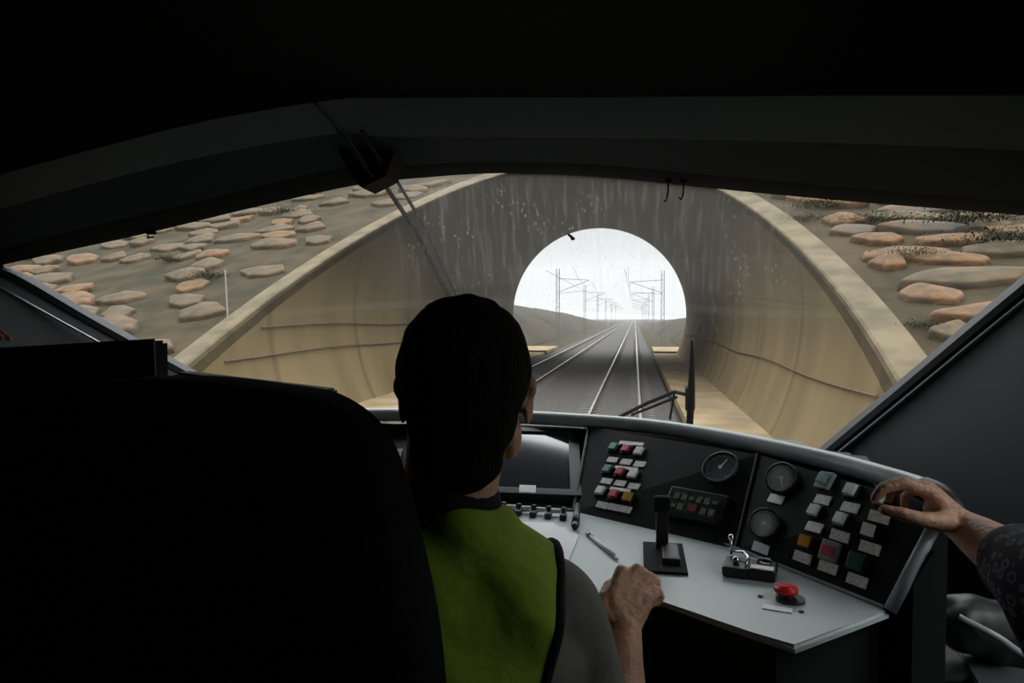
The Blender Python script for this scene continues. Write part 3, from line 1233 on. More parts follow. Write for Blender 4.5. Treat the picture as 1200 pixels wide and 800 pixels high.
# thin bright lip where worktop meets the panels
bm = bmesh.new()
add_tube(bm, [p + Vector((0, -0.003, 0.003)) for p in backp], 0.003, 6)
from_bm('worktop_lip', bm, CON, 'rim')
# body under the worktop
body = [(p.x, p.y + 0.02) for p in backp] + [(p.x - 0.02, p.y + 0.035) for p in front]
bm = bmesh.new()
add_prism(bm, body, 0.0, CZ + ZB - 0.0115)
from_bm('console_body', bm, CON, 'black')
# right hand cheek
a_ = PZ(1046, 716, ZB)
b_ = PZ(1120, 606, ZT - 0.01)
cheek = [(a_.x, a_.y), (b_.x, b_.y), (b_.x + 0.02, b_.y + 0.55), (a_.x - 0.15, a_.y + 0.75), (C_tr.x - 0.02, C_tr.y + 0.06)]
bm = bmesh.new()
add_prism(bm, cheek, 0.0, [a_.z - 0.01, b_.z, b_.z, b_.z - 0.02, C_tr.z - 0.045])
bmesh.ops.bevel(bm, geom=[e for e in bm.edges if abs(e.verts[0].co.z - e.verts[1].co.z) > 0.5], offset=0.03, segments=4, affect='EDGES')
from_bm('end_cheek', bm, CON, mat('cheek', (0.025, 0.028, 0.028), 0.7, spec=0.2), False)
# rounded cap on the end of the rim
bm = bmesh.new()
cp = smooth_path([PZ(1084, 573, ZT + 0.015), PZ(1102, 582, ZT + 0.012), PZ(1114, 598, ZT - 0.002), PZ(1116, 622, ZT - 0.03)], 5)
add_tube(bm, cp, [0.0215] * (len(cp) - 1) + [0.016], 14)
from_bm('end_cap', bm, CON, 'black', True)


def key_button(key, px, py, w, m, h=0.010, wh=None, label=None):
    p, n, u, v = panel_point(key, px, py)
    wh = wh or w
    bm = bmesh.new()
    add_box(bm, p + n * 0.002, w + 0.006, wh + 0.006, 0.008, (u, v, n), 0.001)
    hs = from_bm('button_housing', bm, PAN[key][4], 'bezel')
    bm = bmesh.new()
    add_box(bm, p + n * (h / 2 + 0.003), w, wh, h, (u, v, n), 0.0015)
    o = from_bm('push_button', bm, PAN[key][4], m)
    if label:
        o['label'] = label
    return o


def plate(key, px, py, w, h, m='labelm', rot=0.0):
    p, n, u, v = panel_point(key, px, py)
    if rot:
        u, v = u * math.cos(rot) + v * math.sin(rot), v * math.cos(rot) - u * math.sin(rot)
    bm = bmesh.new()
    add_box(bm, p + n * 0.0015, w, h, 0.003, (u, v, n))
    return from_bm('label_plate', bm, PAN[key][4], m)


def gauge(key, px, py, r, needle_ang, lab):
    p, n, u, v = panel_point(key, px, py)
    if key == 'C':                       # these two sit in raised cups turned to the driver
        n0 = n
        n = (n + (EYE - p).normalized() * 0.75).normalized()
        u = (u - n * u.dot(n)).normalized()
        v = n.cross(u)
        bm = bmesh.new()
        add_cyl(bm, p - n0 * 0.012, n, r * 1.12, 0.028, 32)
        from_bm('gauge_cup', bm, PAN[key][4], 'bezel')
        p = p + n * 0.016
    bm = bmesh.new()
    pts = [p + n * 0.006 + (u * math.cos(t) + v * math.sin(t)) * (r * 1.08) for t in [2 * math.pi * k / 36 for k in range(37)]]
    add_tube(bm, pts, r * 0.10, 8, caps=False)
    g = from_bm('gauge_bezel', bm, PAN[key][4], 'bezel', True)
    bm = bmesh.new()
    add_cyl(bm, p + n * 0.001, n, r, 0.003, 36)
    f = from_bm('dial_face', bm, PAN[key][4], 'dial' if key == 'C' else mat('dark_dial', (0.12, 0.125, 0.13), 0.4))
    f['label'] = lab
    bm = bmesh.new()
    for k in range(25):
        t = math.radians(225 - k * 270 / 24)
        d = u * math.cos(t) + v * math.sin(t)
        s = n.cross(d)
        L_ = 0.16 if k % 4 == 0 else 0.08
        add_box(bm, p + n * 0.0045 + d * r * (0.90 - L_ / 2), r * L_, r * 0.035, 0.0006, (d, s, n))
    from_bm('dial_marks', bm, PAN[key][4], 'tick' if key == 'C' else 'plain')
    bm = bmesh.new()
    t = math.radians(needle_ang)
    d = u * math.cos(t) + v * math.sin(t)
    s = n.cross(d)
    add_box(bm, p + n * 0.006 + d * r * 0.3, r * 0.85, r * 0.06, 0.001, (d, s, n))
    add_cyl(bm, p + n * 0.0045, n, r * 0.11, 0.004, 16)
    from_bm('needle', bm, PAN[key][4], 'plain')


# keypad on the middle panel
for px, py, m in ((720, 526, 'green'), (735, 528, 'red'), (750, 531, 'white'),
                  (713, 552, 'green'), (728, 555, 'red'), (743, 558, 'white'),
                  (705, 577, 'white'), (721, 581, 'red'), (737, 584, 'yellow')):
    key_button('B', px, py, 0.022, m, label=m + ' square push button')
for px, py, w, h in ((740, 520, 0.076, 0.011), (734, 549, 0.070, 0.009), (727, 574, 0.060, 0.009)):
    plate('B', px, py, w, h)
for px, py in ((718, 539), (734, 541.5), (750, 544), (711, 564), (727, 566.5), (743, 570), (706, 592), (720, 594.5), (733, 597)):
    plate('B', px, py, 0.0315, 0.017)
# speedometer-like gauge
gauge('B', 845, 549, 0.037, 70, 'dark grey round dial with pale marks')
# small display
p, n, u, v = panel_point('B', 815, 594)
bm = bmesh.new()
add_box(bm, p + n * 0.005, 0.142, 0.075, 0.012, (u, v, n), 0.003)
disp = from_bm('display_housing', bm, PAN['B'][4], 'bezel')
bm = bmesh.new()
add_box(bm, p + n * 0.0115, 0.118, 0.053, 0.002, (u, v, n))
from_bm('display_glass', bm, PAN['B'][4], 'displaygl')
bm = bmesh.new()
for i in range(6):
    for j in range(2):
        if (i, j) in ((3, 0), (2, 0)):
            continue
        add_box(bm, p + n * 0.013 + u * (-0.047 + i * 0.0188) + v * (-0.013 + j * 0.026), 0.013, 0.016 if (i + j) % 3 else 0.008, 0.0008, (u, v, n))
from_bm('display_marks', bm, PAN['B'][4], mat('display_cells', (0.22, 0.26, 0.20), 0.5, col2=(0.10, 0.12, 0.10), scale=200))
bm = bmesh.new()
add_box(bm, p + n * 0.013 + u * 0.0 + v * -0.010, 0.022, 0.018, 0.001, (u, v, n))
from_bm('display_lamp', bm, PAN['B'][4], mat('dull_red', (0.22, 0.03, 0.02), 0.5))['label'] = 'dull red lamp'

# right panel gauges
gauge('C', 920, 564, 0.029, -60, 'light grey round dial with white needle')
gauge('C', 900, 617, 0.0275, -8, 'grey round dial with white needle pointing right')
plate('C', 910, 585, 0.042, 0.019, 'plain')
plate('C', 892, 642, 0.040, 0.019, 'plain')
C_keys = [(968, 564, 'palegreen', 0.026), (957, 600, 'white', 0.021), (946, 635, 'orange', 0.020),
          (1000, 576, 'white', 0.022), (988, 610, 'white', 0.021), (974, 646, 'pink', 0.027),
          (1034, 586, 'white', 0.020), (1021, 622, 'white', 0.021), (1006, 659, 'darkgreen', 0.027)]
for px, py, m, w in C_keys:
    if m in ('palegreen', 'pink'):
        p, n, u, v = panel_point('C', px, py)
        bm = bmesh.new()
        add_box(bm, p + n * 0.003, w + 0.010, w + 0.010, 0.010, (u, v, n), 0.002)
        from_bm('button_guard', bm, PAN['C'][4], 'clear')['label'] = 'translucent grey button guard'
        w *= 0.72
        key_button('C', px, py, w, m, h=0.014, label={'palegreen': 'pale green', 'pink': 'pinkish red'}[m] + ' square push button')
    else:
        key_button('C', px, py, w, m, h=0.011, label={'darkgreen': 'dark green'}.get(m, m) + ' square push button')
for px, py in ((965, 586), (955, 618), (941, 653), (997, 595), (985, 628), (971, 665), (1031, 606), (1020, 642), (1005, 680)):
    plate('C', px, py, 0.039, 0.019)
p, n, u, v = panel_point('C', 923, 652)
bm = bmesh.new()
add_cyl(bm, p, n, 0.004, 0.002, 16)
from_bm('screw', bm, PAN['C'][4], 'railside')

# screen on the left panel -----------------------------------------------
def screen_quad():
    # the screen stands a little steeper than its panel
    bl, br = panel_point('A', 560, 573)[0], panel_point('A', 667, 577)[0]
    u = (br - bl).normalized()
    v = Vector((0, 0.903, 0.43))
    v = (v - u * v.dot(u)).normalized()
    return br, u, v, u.cross(v)


br, su, sv, sn = screen_quad()
if sn.y > 0:
    sn = -sn
br = br + Vector((0, 0, 0.012))
def SP(px, py, h=0.0):
    return on_plane(px, py, br, sn) + sn * h


SH = (SP(640, 509) - SP(640, 575)).length
SW = 0.245
c = SP(668, 575) - su * (SW / 2) + sv * SH / 2
bm = bmesh.new()
bw = 0.030
def sbox(bm, cu, cv, w, h, d, off=0.0, bev=0.002):
    add_box(bm, c + su * cu + sv * cv + sn * (off - d / 2), w, h, d, (su, sv, sn), bev)


sbox(bm, -SW / 2 - bw / 2, 0, bw, SH + 0.04, 0.04, 0.006)
sbox(bm, SW / 2 + bw / 2, 0, bw, SH + 0.04, 0.04, 0.006)
sbox(bm, 0, SH / 2 + 0.012, SW + 2 * bw, 0.022, 0.04, 0.006)
sbox(bm, 0, -SH / 2 - 0.012, SW + 2 * bw, 0.024, 0.04, 0.006)
mon = from_bm('screen_bezel', bm, PAN['A'][4], 'bezel')
bm = bmesh.new()
sbox(bm, 0, 0, SW + 0.01, SH + 0.01, 0.02, 0.0, 0)
SCREEN = from_bm('display_screen', bm, PAN['A'][4], 'screen')
SCREEN['label'] = 'dark screen reflecting pale daylight along its top'
p = SP(618, 578, 0.014)
bm = bmesh.new()
add_box(bm, p, 0.042, 0.028, 0.004, (su, sv, sn), 0.001)
from_bm('sticker', bm, PAN['A'][4], 'plain')['label'] = 'small white sticker under the screen'

# second, dark screen further left behind the driver
c2 = panel_point('A', 435, 545)[0]
bm = bmesh.new()
add_box(bm, c2 + sn * 0.01, 0.16, 0.11, 0.02, (su, sv, sn), 0.003)
from_bm('auxiliary_display', bm, PAN['A'][4], 'bezel')
bm = bmesh.new()
add_box(bm, c2 + sn * 0.021, 0.135, 0.085, 0.002, (su, sv, sn))
from_bm('auxiliary_glass', bm, PAN['A'][4], MT['screen'])

# row of rocker switches below the screen, with white tabs between
for i in range(8):
    px = 664 - i * 17.5
    py = 598 - i * 1.6
    p = PZ(px - 4, py + 7, ZB + 0.006)
    bm = bmesh.new()
    add_box(bm, p, 0.016, 0.030, 0.016, bevel=0.003)
    add_box(bm, p + Vector((0, 0.010, 0.012)), 0.010, 0.008, 0.016, bevel=0.002)
    from_bm('rocker_switch', bm, CON, 'black')
    p = PZ(px - 12.5, py + 0.5, ZB + 0.012)
    bm = bmesh.new()
    add_box(bm, p, 0.022, 0.006, 0.010)
    from_bm('switch_label', bm, CON, 'plain')

# power handle on its plate ------------------------------------------------
q = [PZ(a, b, ZB + 0.001) for a, b in ((753, 672), (806, 673), (800, 640), (755, 636))]
cc = sum(q, Vector()) / 4
u = ((q[1] + q[2]) / 2 - (q[0] + q[3]) / 2)
v = ((q[2] + q[3]) / 2 - (q[0] + q[1]) / 2)
w_, h_ = u.length, v.length
u.normalize()
v = (v - u * v.dot(u)).normalized()
bm = bmesh.new()
add_box(bm, cc + Vector((0, 0, 0.002)), w_, h_, 0.006, (u, v, Vector((0, 0, 1))), 0.001)
LB = from_bm('lever_plate', bm, CON, 'matte')
bm = bmesh.new()
add_box(bm, cc + Vector((0, 0, 0.0055)) - u * 0.008, 0.003, h_ * 0.9, 0.002, (u, v, Vector((0, 0, 1))))
from_bm('lever_slot', bm, LB, 'railside')
base = PZ(776, 640, ZB + 0.01)
topl = P(776, 592, base.y + 0.005)
bm = bmesh.new()
add_box(bm, cc + Vector((0.012, 0, 0.010)), 0.034, h_ * 0.55, 0.014, (u, v, Vector((0, 0, 1))), 0.004)
add_box(bm, (base + topl) / 2, 0.025, 0.012, (topl - base).length + 0.03, bevel=0.003)
from_bm('lever_shaft', bm, LB, 'black')
bm = bmesh.new()
add_box(bm, topl + Vector((0, 0, 0.004)), 0.034, 0.022, 0.032, bevel=0.006)
from_bm('lever_knob', bm, LB, 'matte')

# small control block with chrome lever ------------------------------------
bc = PZ(877, 664, ZB + 0.014)
u = (PZ(905, 672, ZB) - PZ(848, 664, ZB)).normalized()
v = Vector((-u.y, u.x, 0))
if v.y < 0:
    v = -v
bm = bmesh.new()
add_box(bm, bc - u * 0.021 - Vector((0, 0, 0.003)), 0.046, 0.070, 0.020, (u, v, Vector((0, 0, 1))), 0.006)
BLK = from_bm('control_block', bm, CON, 'bezel')
bm = bmesh.new()
add_box(bm, bc + u * 0.025 + Vector((0, 0, -0.003)), 0.050, 0.062, 0.020, (u, v, Vector((0, 0, 1))), 0.004)
from_bm('key_housing', bm, BLK, 'black')
bm = bmesh.new()
add_tube(bm, [bc - u * 0.038 + v * 0.030 + Vector((0, 0, 0.016)), bc - u * 0.012 + v * 0.022 + Vector((0, 0, 0.02)), bc - u * 0.001 + v * 0.004 + Vector((0, 0, 0.018)), bc - u * 0.001 - v * 0.030 + Vector((0, 0, 0.014))], 0.0025, 8)
from_bm('chrome_guard', bm, BLK, 'chrome', True)
bm = bmesh.new()
add_tube(bm, [bc - u * 0.035 + v * 0.028 + Vector((0, 0, 0.01)), bc - u * 0.036 + v * 0.032 + Vector((0, 0, 0.040))], 0.0025, 8)
bmesh.ops.create_uvsphere(bm, u_segments=14, v_segments=10, radius=0.006, matrix=Matrix.Translation(bc - u * 0.036 + v * 0.032 + Vector((0, 0, 0.042))))
from_bm('toggle_lever', bm, BLK, 'chrome', True)
bm = bmesh.new()
bmesh.ops.create_uvsphere(bm, u_segments=14, v_segments=10, radius=0.007, matrix=Matrix.Translation(bc - u * 0.021 - v * 0.010 + Vector((0, 0, 0.013))))
from_bm('dome_button', bm, BLK, 'chrome', True)
bm = bmesh.new()
add_box(bm, bc + u * 0.026 - v * 0.018 + Vector((0, 0, 0.008)), 0.040, 0.020, 0.002, (u, v, Vector((0, 0, 1))))
from_bm('label_plate', bm, BLK, 'plain')
bm = bmesh.new()
add_cyl(bm, bc + u * 0.026 + v * 0.014 + Vector((0, 0, 0.006)), Vector((0, 0, 1)), 0.014, 0.006)
add_box(bm, bc + u * 0.026 + v * 0.014 + Vector((0, 0, 0.013)), 0.024, 0.005, 0.008, (u, v, Vector((0, 0, 1))), 0.001)
from_bm('key_switch', bm, BLK, 'chrome')

# red mushroom button -------------------------------------------------------
mc = PZ(921, 702, ZB)
bm = bmesh.new()
add_cyl(bm, mc + Vector((0.006, -0.004, 0)), Vector((0, 0, 1)), 0.024, 0.005, 28)
add_cyl(bm, mc + Vector((0, 0, 0.003)), Vector((0, 0, 1)), 0.013, 0.012, 28)
mb = from_bm('emergency_button', bm, CON, 'black')
bm = bmesh.new()
prof = [(0.010, 0.010), (0.018, 0.012), (0.0200, 0.015), (0.0202, 0.019), (0.018, 0.022), (0.015, 0.0225), (0.0145, 0.0215), (0.007, 0.021), (0.0008, 0.021)]
add_tube(bm, [mc + Vector((0, 0, z)) for r, z in prof], [r for r, z in prof], 28)
from_bm('button_head', bm, mb, 'mushroom', True)['label'] = 'red mushroom head'
bm = bmesh.new()
lp = PZ(911, 713, ZB + 0.001)
add_box(bm, lp, 0.046, 0.019, 0.002, (u, v, Vector((0, 0, 1))))
from_bm('label_plate', bm, CON, 'plain')
for a, b in ((891, 699), (939, 717)):
    bm = bmesh.new()
    add_cyl(bm, PZ(a, b, ZB), Vector((0, 0, 1)), 0.004, 0.003, 14)
    from_bm('screw', bm, CON, 'black')

# pen, papers, clip ---------------------------------------------------------
a_, b_ = PZ(687, 623, ZB + 0.005), PZ(725, 655, ZB + 0.005)
PEN = empty('ballpoint_pen', b_)
tag(PEN, 'slim pale ballpoint pen lying on the grey worktop', 'pen')
bm = bmesh.new()
d = b_ - a_
add_tube(bm, [a_ + d * 0.16, a_ + d * 0.93], 0.0042, 10)
add_tube(bm, [a_ + d * 0.93, b_], [0.0040, 0.001], 10)
from_bm('barrel', bm, PEN, 'plain', True)
bm = bmesh.new()
add_tube(bm, [a_, a_ + d * 0.03, a_ + d * 0.17], [0.002, 0.0045, 0.0046], 10)
add_box(bm, a_ + d * 0.15 + Vector((0, 0, 0.006)), d.length * 0.25, 0.002, 0.001, (d.normalized(), frame_of(d)[0], Vector((0, 0, 1))))
from_bm('cap', bm, PEN, 'alu', True)


def sheet_paper(pxs, z, lab, name='paper_sheet'):
    pts = [PZ(a, b, ZB + z) for a, b in pxs]
    bm = bmesh.new()
    add_prism(bm, [(p.x, p.y) for p in pts], CZ + ZB + z - 0.0006, CZ + ZB + z)
    tag(from_bm(name, bm, None, 'paper'), lab, 'paper')


sheet_paper([(560, 610), (648, 612), (663, 622), (655, 645), (560, 650)], 0.002, 'white paper sheet under the other, beside the driver')
sheet_paper([(566, 616), (671, 617), (678, 628), (665, 660), (568, 662)], 0.0034, 'white paper sheet on top, nearest the pen')
bm = bmesh.new()
a_, b_ = PZ(677, 592, ZB + 0.02), PZ(674, 615, ZB + 0.012)
add_tube(bm, [a_ , b_], [0.007, 0.0095], 12)
add_tube(bm, [b_, b_ + (b_ - a_) * 0.12], [0.0095, 0.006], 12)
tag(from_bm('small_torch', bm, None, 'black', True), 'short black torch lying beside the papers under the screen', 'torch')

# ------------------------------------------------------------------ wipers and fittings on the glass
def WO(px, py, off=0.05):
    return WS(px, py, off)


wip = empty('windscreen_wiper', WO(806, 500))
tag(wip, 'black wiper with upright blade at the lower windscreen, right of the rails', 'wiper')
bm = bmesh.new()
pts = [WO(812, 398, 0.04), WO(812, 430, 0.04), WO(811, 460, 0.04), WO(809, 505, 0.04)]
add_tube(bm, pts, [0.004, 0.009, 0.013, 0.012], 8)
from_bm('blade', bm, wip, 'tar')
bm = bmesh.new()
add_tube(bm, [WO(725, 492, 0.08), WO(758, 476, 0.09), WO(792, 462, 0.09), WO(809, 465, 0.06)], 0.007, 8)
add_tube(bm, [WO(740, 489, 0.07), WO(795, 468, 0.08)], 0.005, 8)
add_tube(bm, [WO(810, 455, 0.05), WO(810, 482, 0.05)], 0.017, 8)
from_bm('arm', bm, wip, 'tar')
bm = bmesh.new()
add_tube(bm, [WO(792, 462, 0.085), WO(786, 494, 0.06)], 0.0045, 6)
from_bm('hose', bm, wip, 'tar')

wip2 = empty('windscreen_wiper', WO(430, 205))
tag(wip2, 'parked wiper with two parallel rods crossing the upper left windscreen', 'wiper')
bm = bmesh.new()
add_tube(bm, [WO(436, 200, 0.05), WO(482, 268, 0.05), WO(522, 347, 0.05), WO(527, 358, 0.05)], 0.009, 8)
from_bm('rod', bm, wip2, 'tar')
bm = bmesh.new()
add_tube(bm, [WO(452, 196, 0.05), WO(492, 262, 0.05), WO(532, 347, 0.05), WO(537, 358, 0.05)], 0.0065, 8)
from_bm('rod', bm, wip2, 'tar')
bm = bmesh.new()
add_box(bm, WS(432, 212, -0.01), 0.075, 0.05, 0.035, bevel=0.006)
from_bm('pivot_block', bm, wip2, 'black')

# dark bracket inside the header with two rods
br_ = empty('header_bracket', off_ws(415, 185, 0.35))
tag(br_, 'dark hinged bracket on the header, top left of the windscreen', 'bracket')
bm = bmesh.new()
pp = [off_ws(a, b, 0.22) for a, b in ((388, 160), (432, 155), (462, 178), (452, 206), (424, 220), (410, 205))]
a1 = [bm.verts.new(p) for p in pp]
b1 = [bm.verts.new(p + Vector((0, 0.12, 0))) for p in pp]
for j in range(6):
    bm.faces.new((a1[j], a1[(j + 1) % 6], b1[(j + 1) % 6], b1[j]))
bm.faces.new(a1)
bm.faces.new(b1[::-1])
from_bm('mounting_plate', bm, br_, 'matte')
bm = bmesh.new()
add_tube(bm, [off_ws(368, 120, 0.60), off_ws(392, 148, 0.40), off_ws(436, 206, 0.24)], 0.004, 8)
from_bm('pull_rod', bm, br_, 'matte')
bm = bmesh.new()
add_tube(bm, [off_ws(424, 153, 0.38), off_ws(447, 190, 0.24)], 0.005, 8)
from_bm('pull_rod', bm, br_, 'matte')
bm = bmesh.new()
add_tube(bm, [off_ws(402, 152, 0.38), off_ws(430, 195, 0.22)], 0.003, 8)
from_bm('edge_rod', bm, br_, 'header')

# two hooks hanging under the header
for i, px in enumerate((783, 801)):
    b0 = off_ws(px, 208, 0.06)
    bm = bmesh.new()
    add_tube(bm, smooth_path([b0, off_ws(px, 222, 0.06), off_ws(px - 2, 233, 0.065), off_ws(px - 5, 236 if i == 0 else 231, 0.07)], 4), 0.0025, 8)
    add_box(bm, b0 + Vector((0, 0, -0.01)), 0.02, 0.012, 0.014, bevel=0.003)
    tag(from_bm('hook', bm, None, 'matte'), '%s of the two small black hooks under the header' % ('left', 'right')[i], 'hook')
# clip at the left header
bm = bmesh.new()
p = off_ws(176, 275, 0.05)
add_box(bm, p + Vector((0.004, 0, 0.006)), 0.030, 0.014, 0.010, bevel=0.002)
add_tube(bm, [p + Vector((-0.008, 0, 0)), p + Vector((-0.010, 0, -0.010)), p + Vector((0.012, 0, -0.008))], 0.003, 8)
tag(from_bm('blind_clip', bm, None, 'matte'), 'small black clip under the left end of the header', 'clip')
bm = bmesh.new()
p = WS(669, 277, -0.004)
bmesh.ops.create_icosphere(bm, subdivisions=2, radius=1, matrix=Matrix.Translation(p) @ Matrix.Rotation(math.radians(40), 4, 'Y') @ Matrix.Diagonal((0.016, 0.003, 0.005, 1)))
bmesh.ops.create_icosphere(bm, subdivisions=2, radius=1, matrix=Matrix.Translation(p + Vector((0.007, 0, -0.008))) @ Matrix.Diagonal((0.008, 0.003, 0.006, 1)))
tag(from_bm('dead_insect', bm, None, 'matte'), 'small black insect stuck on the glass above the far tunnel mouth', 'insect')

# ------------------------------------------------------------------ dark boxes on the left
def boxunit(name, quad, y, depth, lab, cat, m='matte'):
    """box whose front face shows at picture corners (tl, tr) with its base on the floor"""
    (x0, y0), (x1, y1) = quad
    a, b = P(x0, y0, y), P(x1, y1, y - 0.02)
    r = empty(name, ((a.x + b.x) / 2, y, 0))
    tag(r, lab, cat)
    bm = bmesh.new()
    zt = (a.z + b.z) / 2
    add_prism(bm, [(a.x, a.y), (b.x, b.y), (b.x, b.y + depth), (a.x, a.y + depth)], 0, [a.z, b.z, b.z, a.z])
    bmesh.ops.bevel(bm, geom=[e for e in bm.edges if e.verts[0].co.z > 0.5 and e.verts[1].co.z > 0.5], offset=0.006, segments=2, affect='EDGES')
    from_bm('housing', bm, r, m)
    bm = bmesh.new()
    add_box(bm, ((a.x + b.x) / 2, y - 0.018, zt - 0.35), (b.x - a.x) * 0.8, 0.012, 0.4, bevel=0.004)
    from_bm('front_cover', bm, r, m)
    return r, a, b


r, a, b = boxunit('equipment_cabinet', ((-160, 419), (181, 399)), 1.30, 0.04, 'black equipment box with its lit edge drawn in paler grey, at the left wall', 'cabinet')
bm = bmesh.new()
add_tube(bm, [a + Vector((0, 0.0, 0.002)), b + Vector((0, 0.0, 0.002)), b + Vector((0, 0, -0.08))], 0.0025, 6)
from_bm('edge_highlight', bm, r, 'lining')  # paler grey strip stands for light catching the box edge
r, a, b = boxunit('instrument_housing', ((205, 436), (384, 457)), 1.75, 0.06, 'black instrument housing left of the driver, before the windscreen', 'cabinet')

# ------------------------------------------------------------------ foreground seat
seat = empty('cab_seat', (-0.36, 0.75, 0))
tag(seat, 'large black high-backed seat filling the lower left foreground', 'seat')
yS = 0.62
out = [(-70, 560), (-60, 500), (-20, 468), (60, 452), (185, 445), (300, 457), (362, 469), (403, 496), (430, 534), (450, 590), (468, 660), (484, 730), (496, 800), (505, 900), (505, 1010), (420, 1060), (60, 1060), (-60, 1000), (-75, 800)]
o3 = smooth_path([P(a, b, yS) for a, b in out + [out[0]]], 4)[:-1]
bm = bmesh.new()
cen = sum(o3, Vector()) / len(o3)
layers = [(0.0, 0.86), (-0.02, 0.95), (-0.015 + 0.03, 1.0), (0.07, 1.0), (0.11, 0.95), (0.13, 0.82)]
rings = []
for dy, s in [(-0.02, 0.85), (-0.012, 0.95), (0.01, 1.0), (0.07, 0.995), (0.10, 0.95), (0.115, 0.85)]:
    rings.append([bm.verts.new(cen + (p - cen) * s + Vector((0, dy, 0))) for p in o3])
for a, b in zip(rings, rings[1:]):
    for j in range(len(a)):
        bm.faces.new((a[j], a[(j + 1) % len(a)], b[(j + 1) % len(a)], b[j]))
bm.faces.new(rings[0][::-1])
bm.faces.new(rings[-1])
from_bm('backrest', bm, seat, 'fabric', True)
bm = bmesh.new()
add_box(bm, (-0.42, 0.96, 0.45), 0.48, 0.48, 0.12, bevel=0.04)
from_bm('seat_cushion', bm, seat, 'fabric', True)
bm = bmesh.new()
add_tube(bm, [(-0.42, 0.94, 0.0), (-0.42, 0.94, 0.03), (-0.42, 0.94, 0.05), (-0.42, 0.94, 0.40)], [0.2, 0.2, 0.06, 0.06], 20)
from_bm('pedestal', bm, seat, 'black')


# ------------------------------------------------------------------ people
def blob(name, prims, voxel, parent=None, m=None, smooth_it=6, disp=None):
    """fuse tapered limbs and ellipsoids into one smooth skin"""
    bm = bmesh.new()
    for pr in prims:
        if pr[0] == 'c':                      # chain of (point, radius)
            pts = pr[1]
            for (p, r) in pts:
                bmesh.ops.create_icosphere(bm, subdivisions=3, radius=r, matrix=Matrix.Translation(p))
            for (p, r), (q, s) in zip(pts, pts[1:]):
                if (q - p).length > 1e-4:
                    add_tube(bm, [p, q], [r, s], 20)
        elif pr[0] == 'e':                    # ellipsoid: centre, radii, rotation
            _, c, rad_, rot = pr
            bmesh.ops.create_icosphere(bm, subdivisions=4, radius=1, matrix=Matrix.Translation(c) @ rot.to_4x4() @ Matrix.Diagonal((*rad_, 1)))
        elif pr[0] == 'loft':                 # closed loft through elliptical sections
            ringsL = []
            for (c, ux, uy, rx, ry, pw) in pr[1]:
                rg = []
                for k in range(32):
                    t = 2 * math.pi * k / 32
                    ct, st = math.cos(t), math.sin(t)
                    rg.append(bm.verts.new(c + ux * rx * math.copysign(abs(ct) ** pw, ct) + uy * ry * math.copysign(abs(st) ** pw, st)))
                ringsL.append(rg)
            for a, b in zip(ringsL, ringsL[1:]):
                for k in range(32):
                    bm.faces.new((a[k], a[(k + 1) % 32], b[(k + 1) % 32], b[k]))
            bm.faces.new(ringsL[0][::-1])
            bm.faces.new(ringsL[-1])
    bmesh.ops.recalc_face_normals(bm, faces=bm.faces)
    me = bpy.data.meshes.new(name)
    bm.to_mesh(me)
    bm.free()
    tmp = bpy.data.objects.new(name, me)
    COL.objects.link(tmp)
    md = tmp.modifiers.new('r', 'REMESH')
    md.mode = 'VOXEL'
    md.voxel_size = voxel
    sm = tmp.modifiers.new('s', 'SMOOTH')
    sm.iterations = smooth_it
    sm.factor = 0.5
    dg = bpy.context.evaluated_depsgraph_get()
    dg.update()
    me2 = bpy.data.meshes.new_from_object(tmp.evaluated_get(dg))
    bpy.data.objects.remove(tmp)
    me2.name = name
    if disp:
        amp, sc = disp
        me2.update()
        nn = [v.normal.copy() for v in me2.vertices]
        for v, n_ in zip(me2.vertices, nn):
            q = v.co * sc
            v.co = v.co + n_ * amp * noise.noise(Vector((q.x, q.y, q.z * 0.5)))
    return link(name, me2, parent, m, True)


I3 = Matrix.Identity(3)


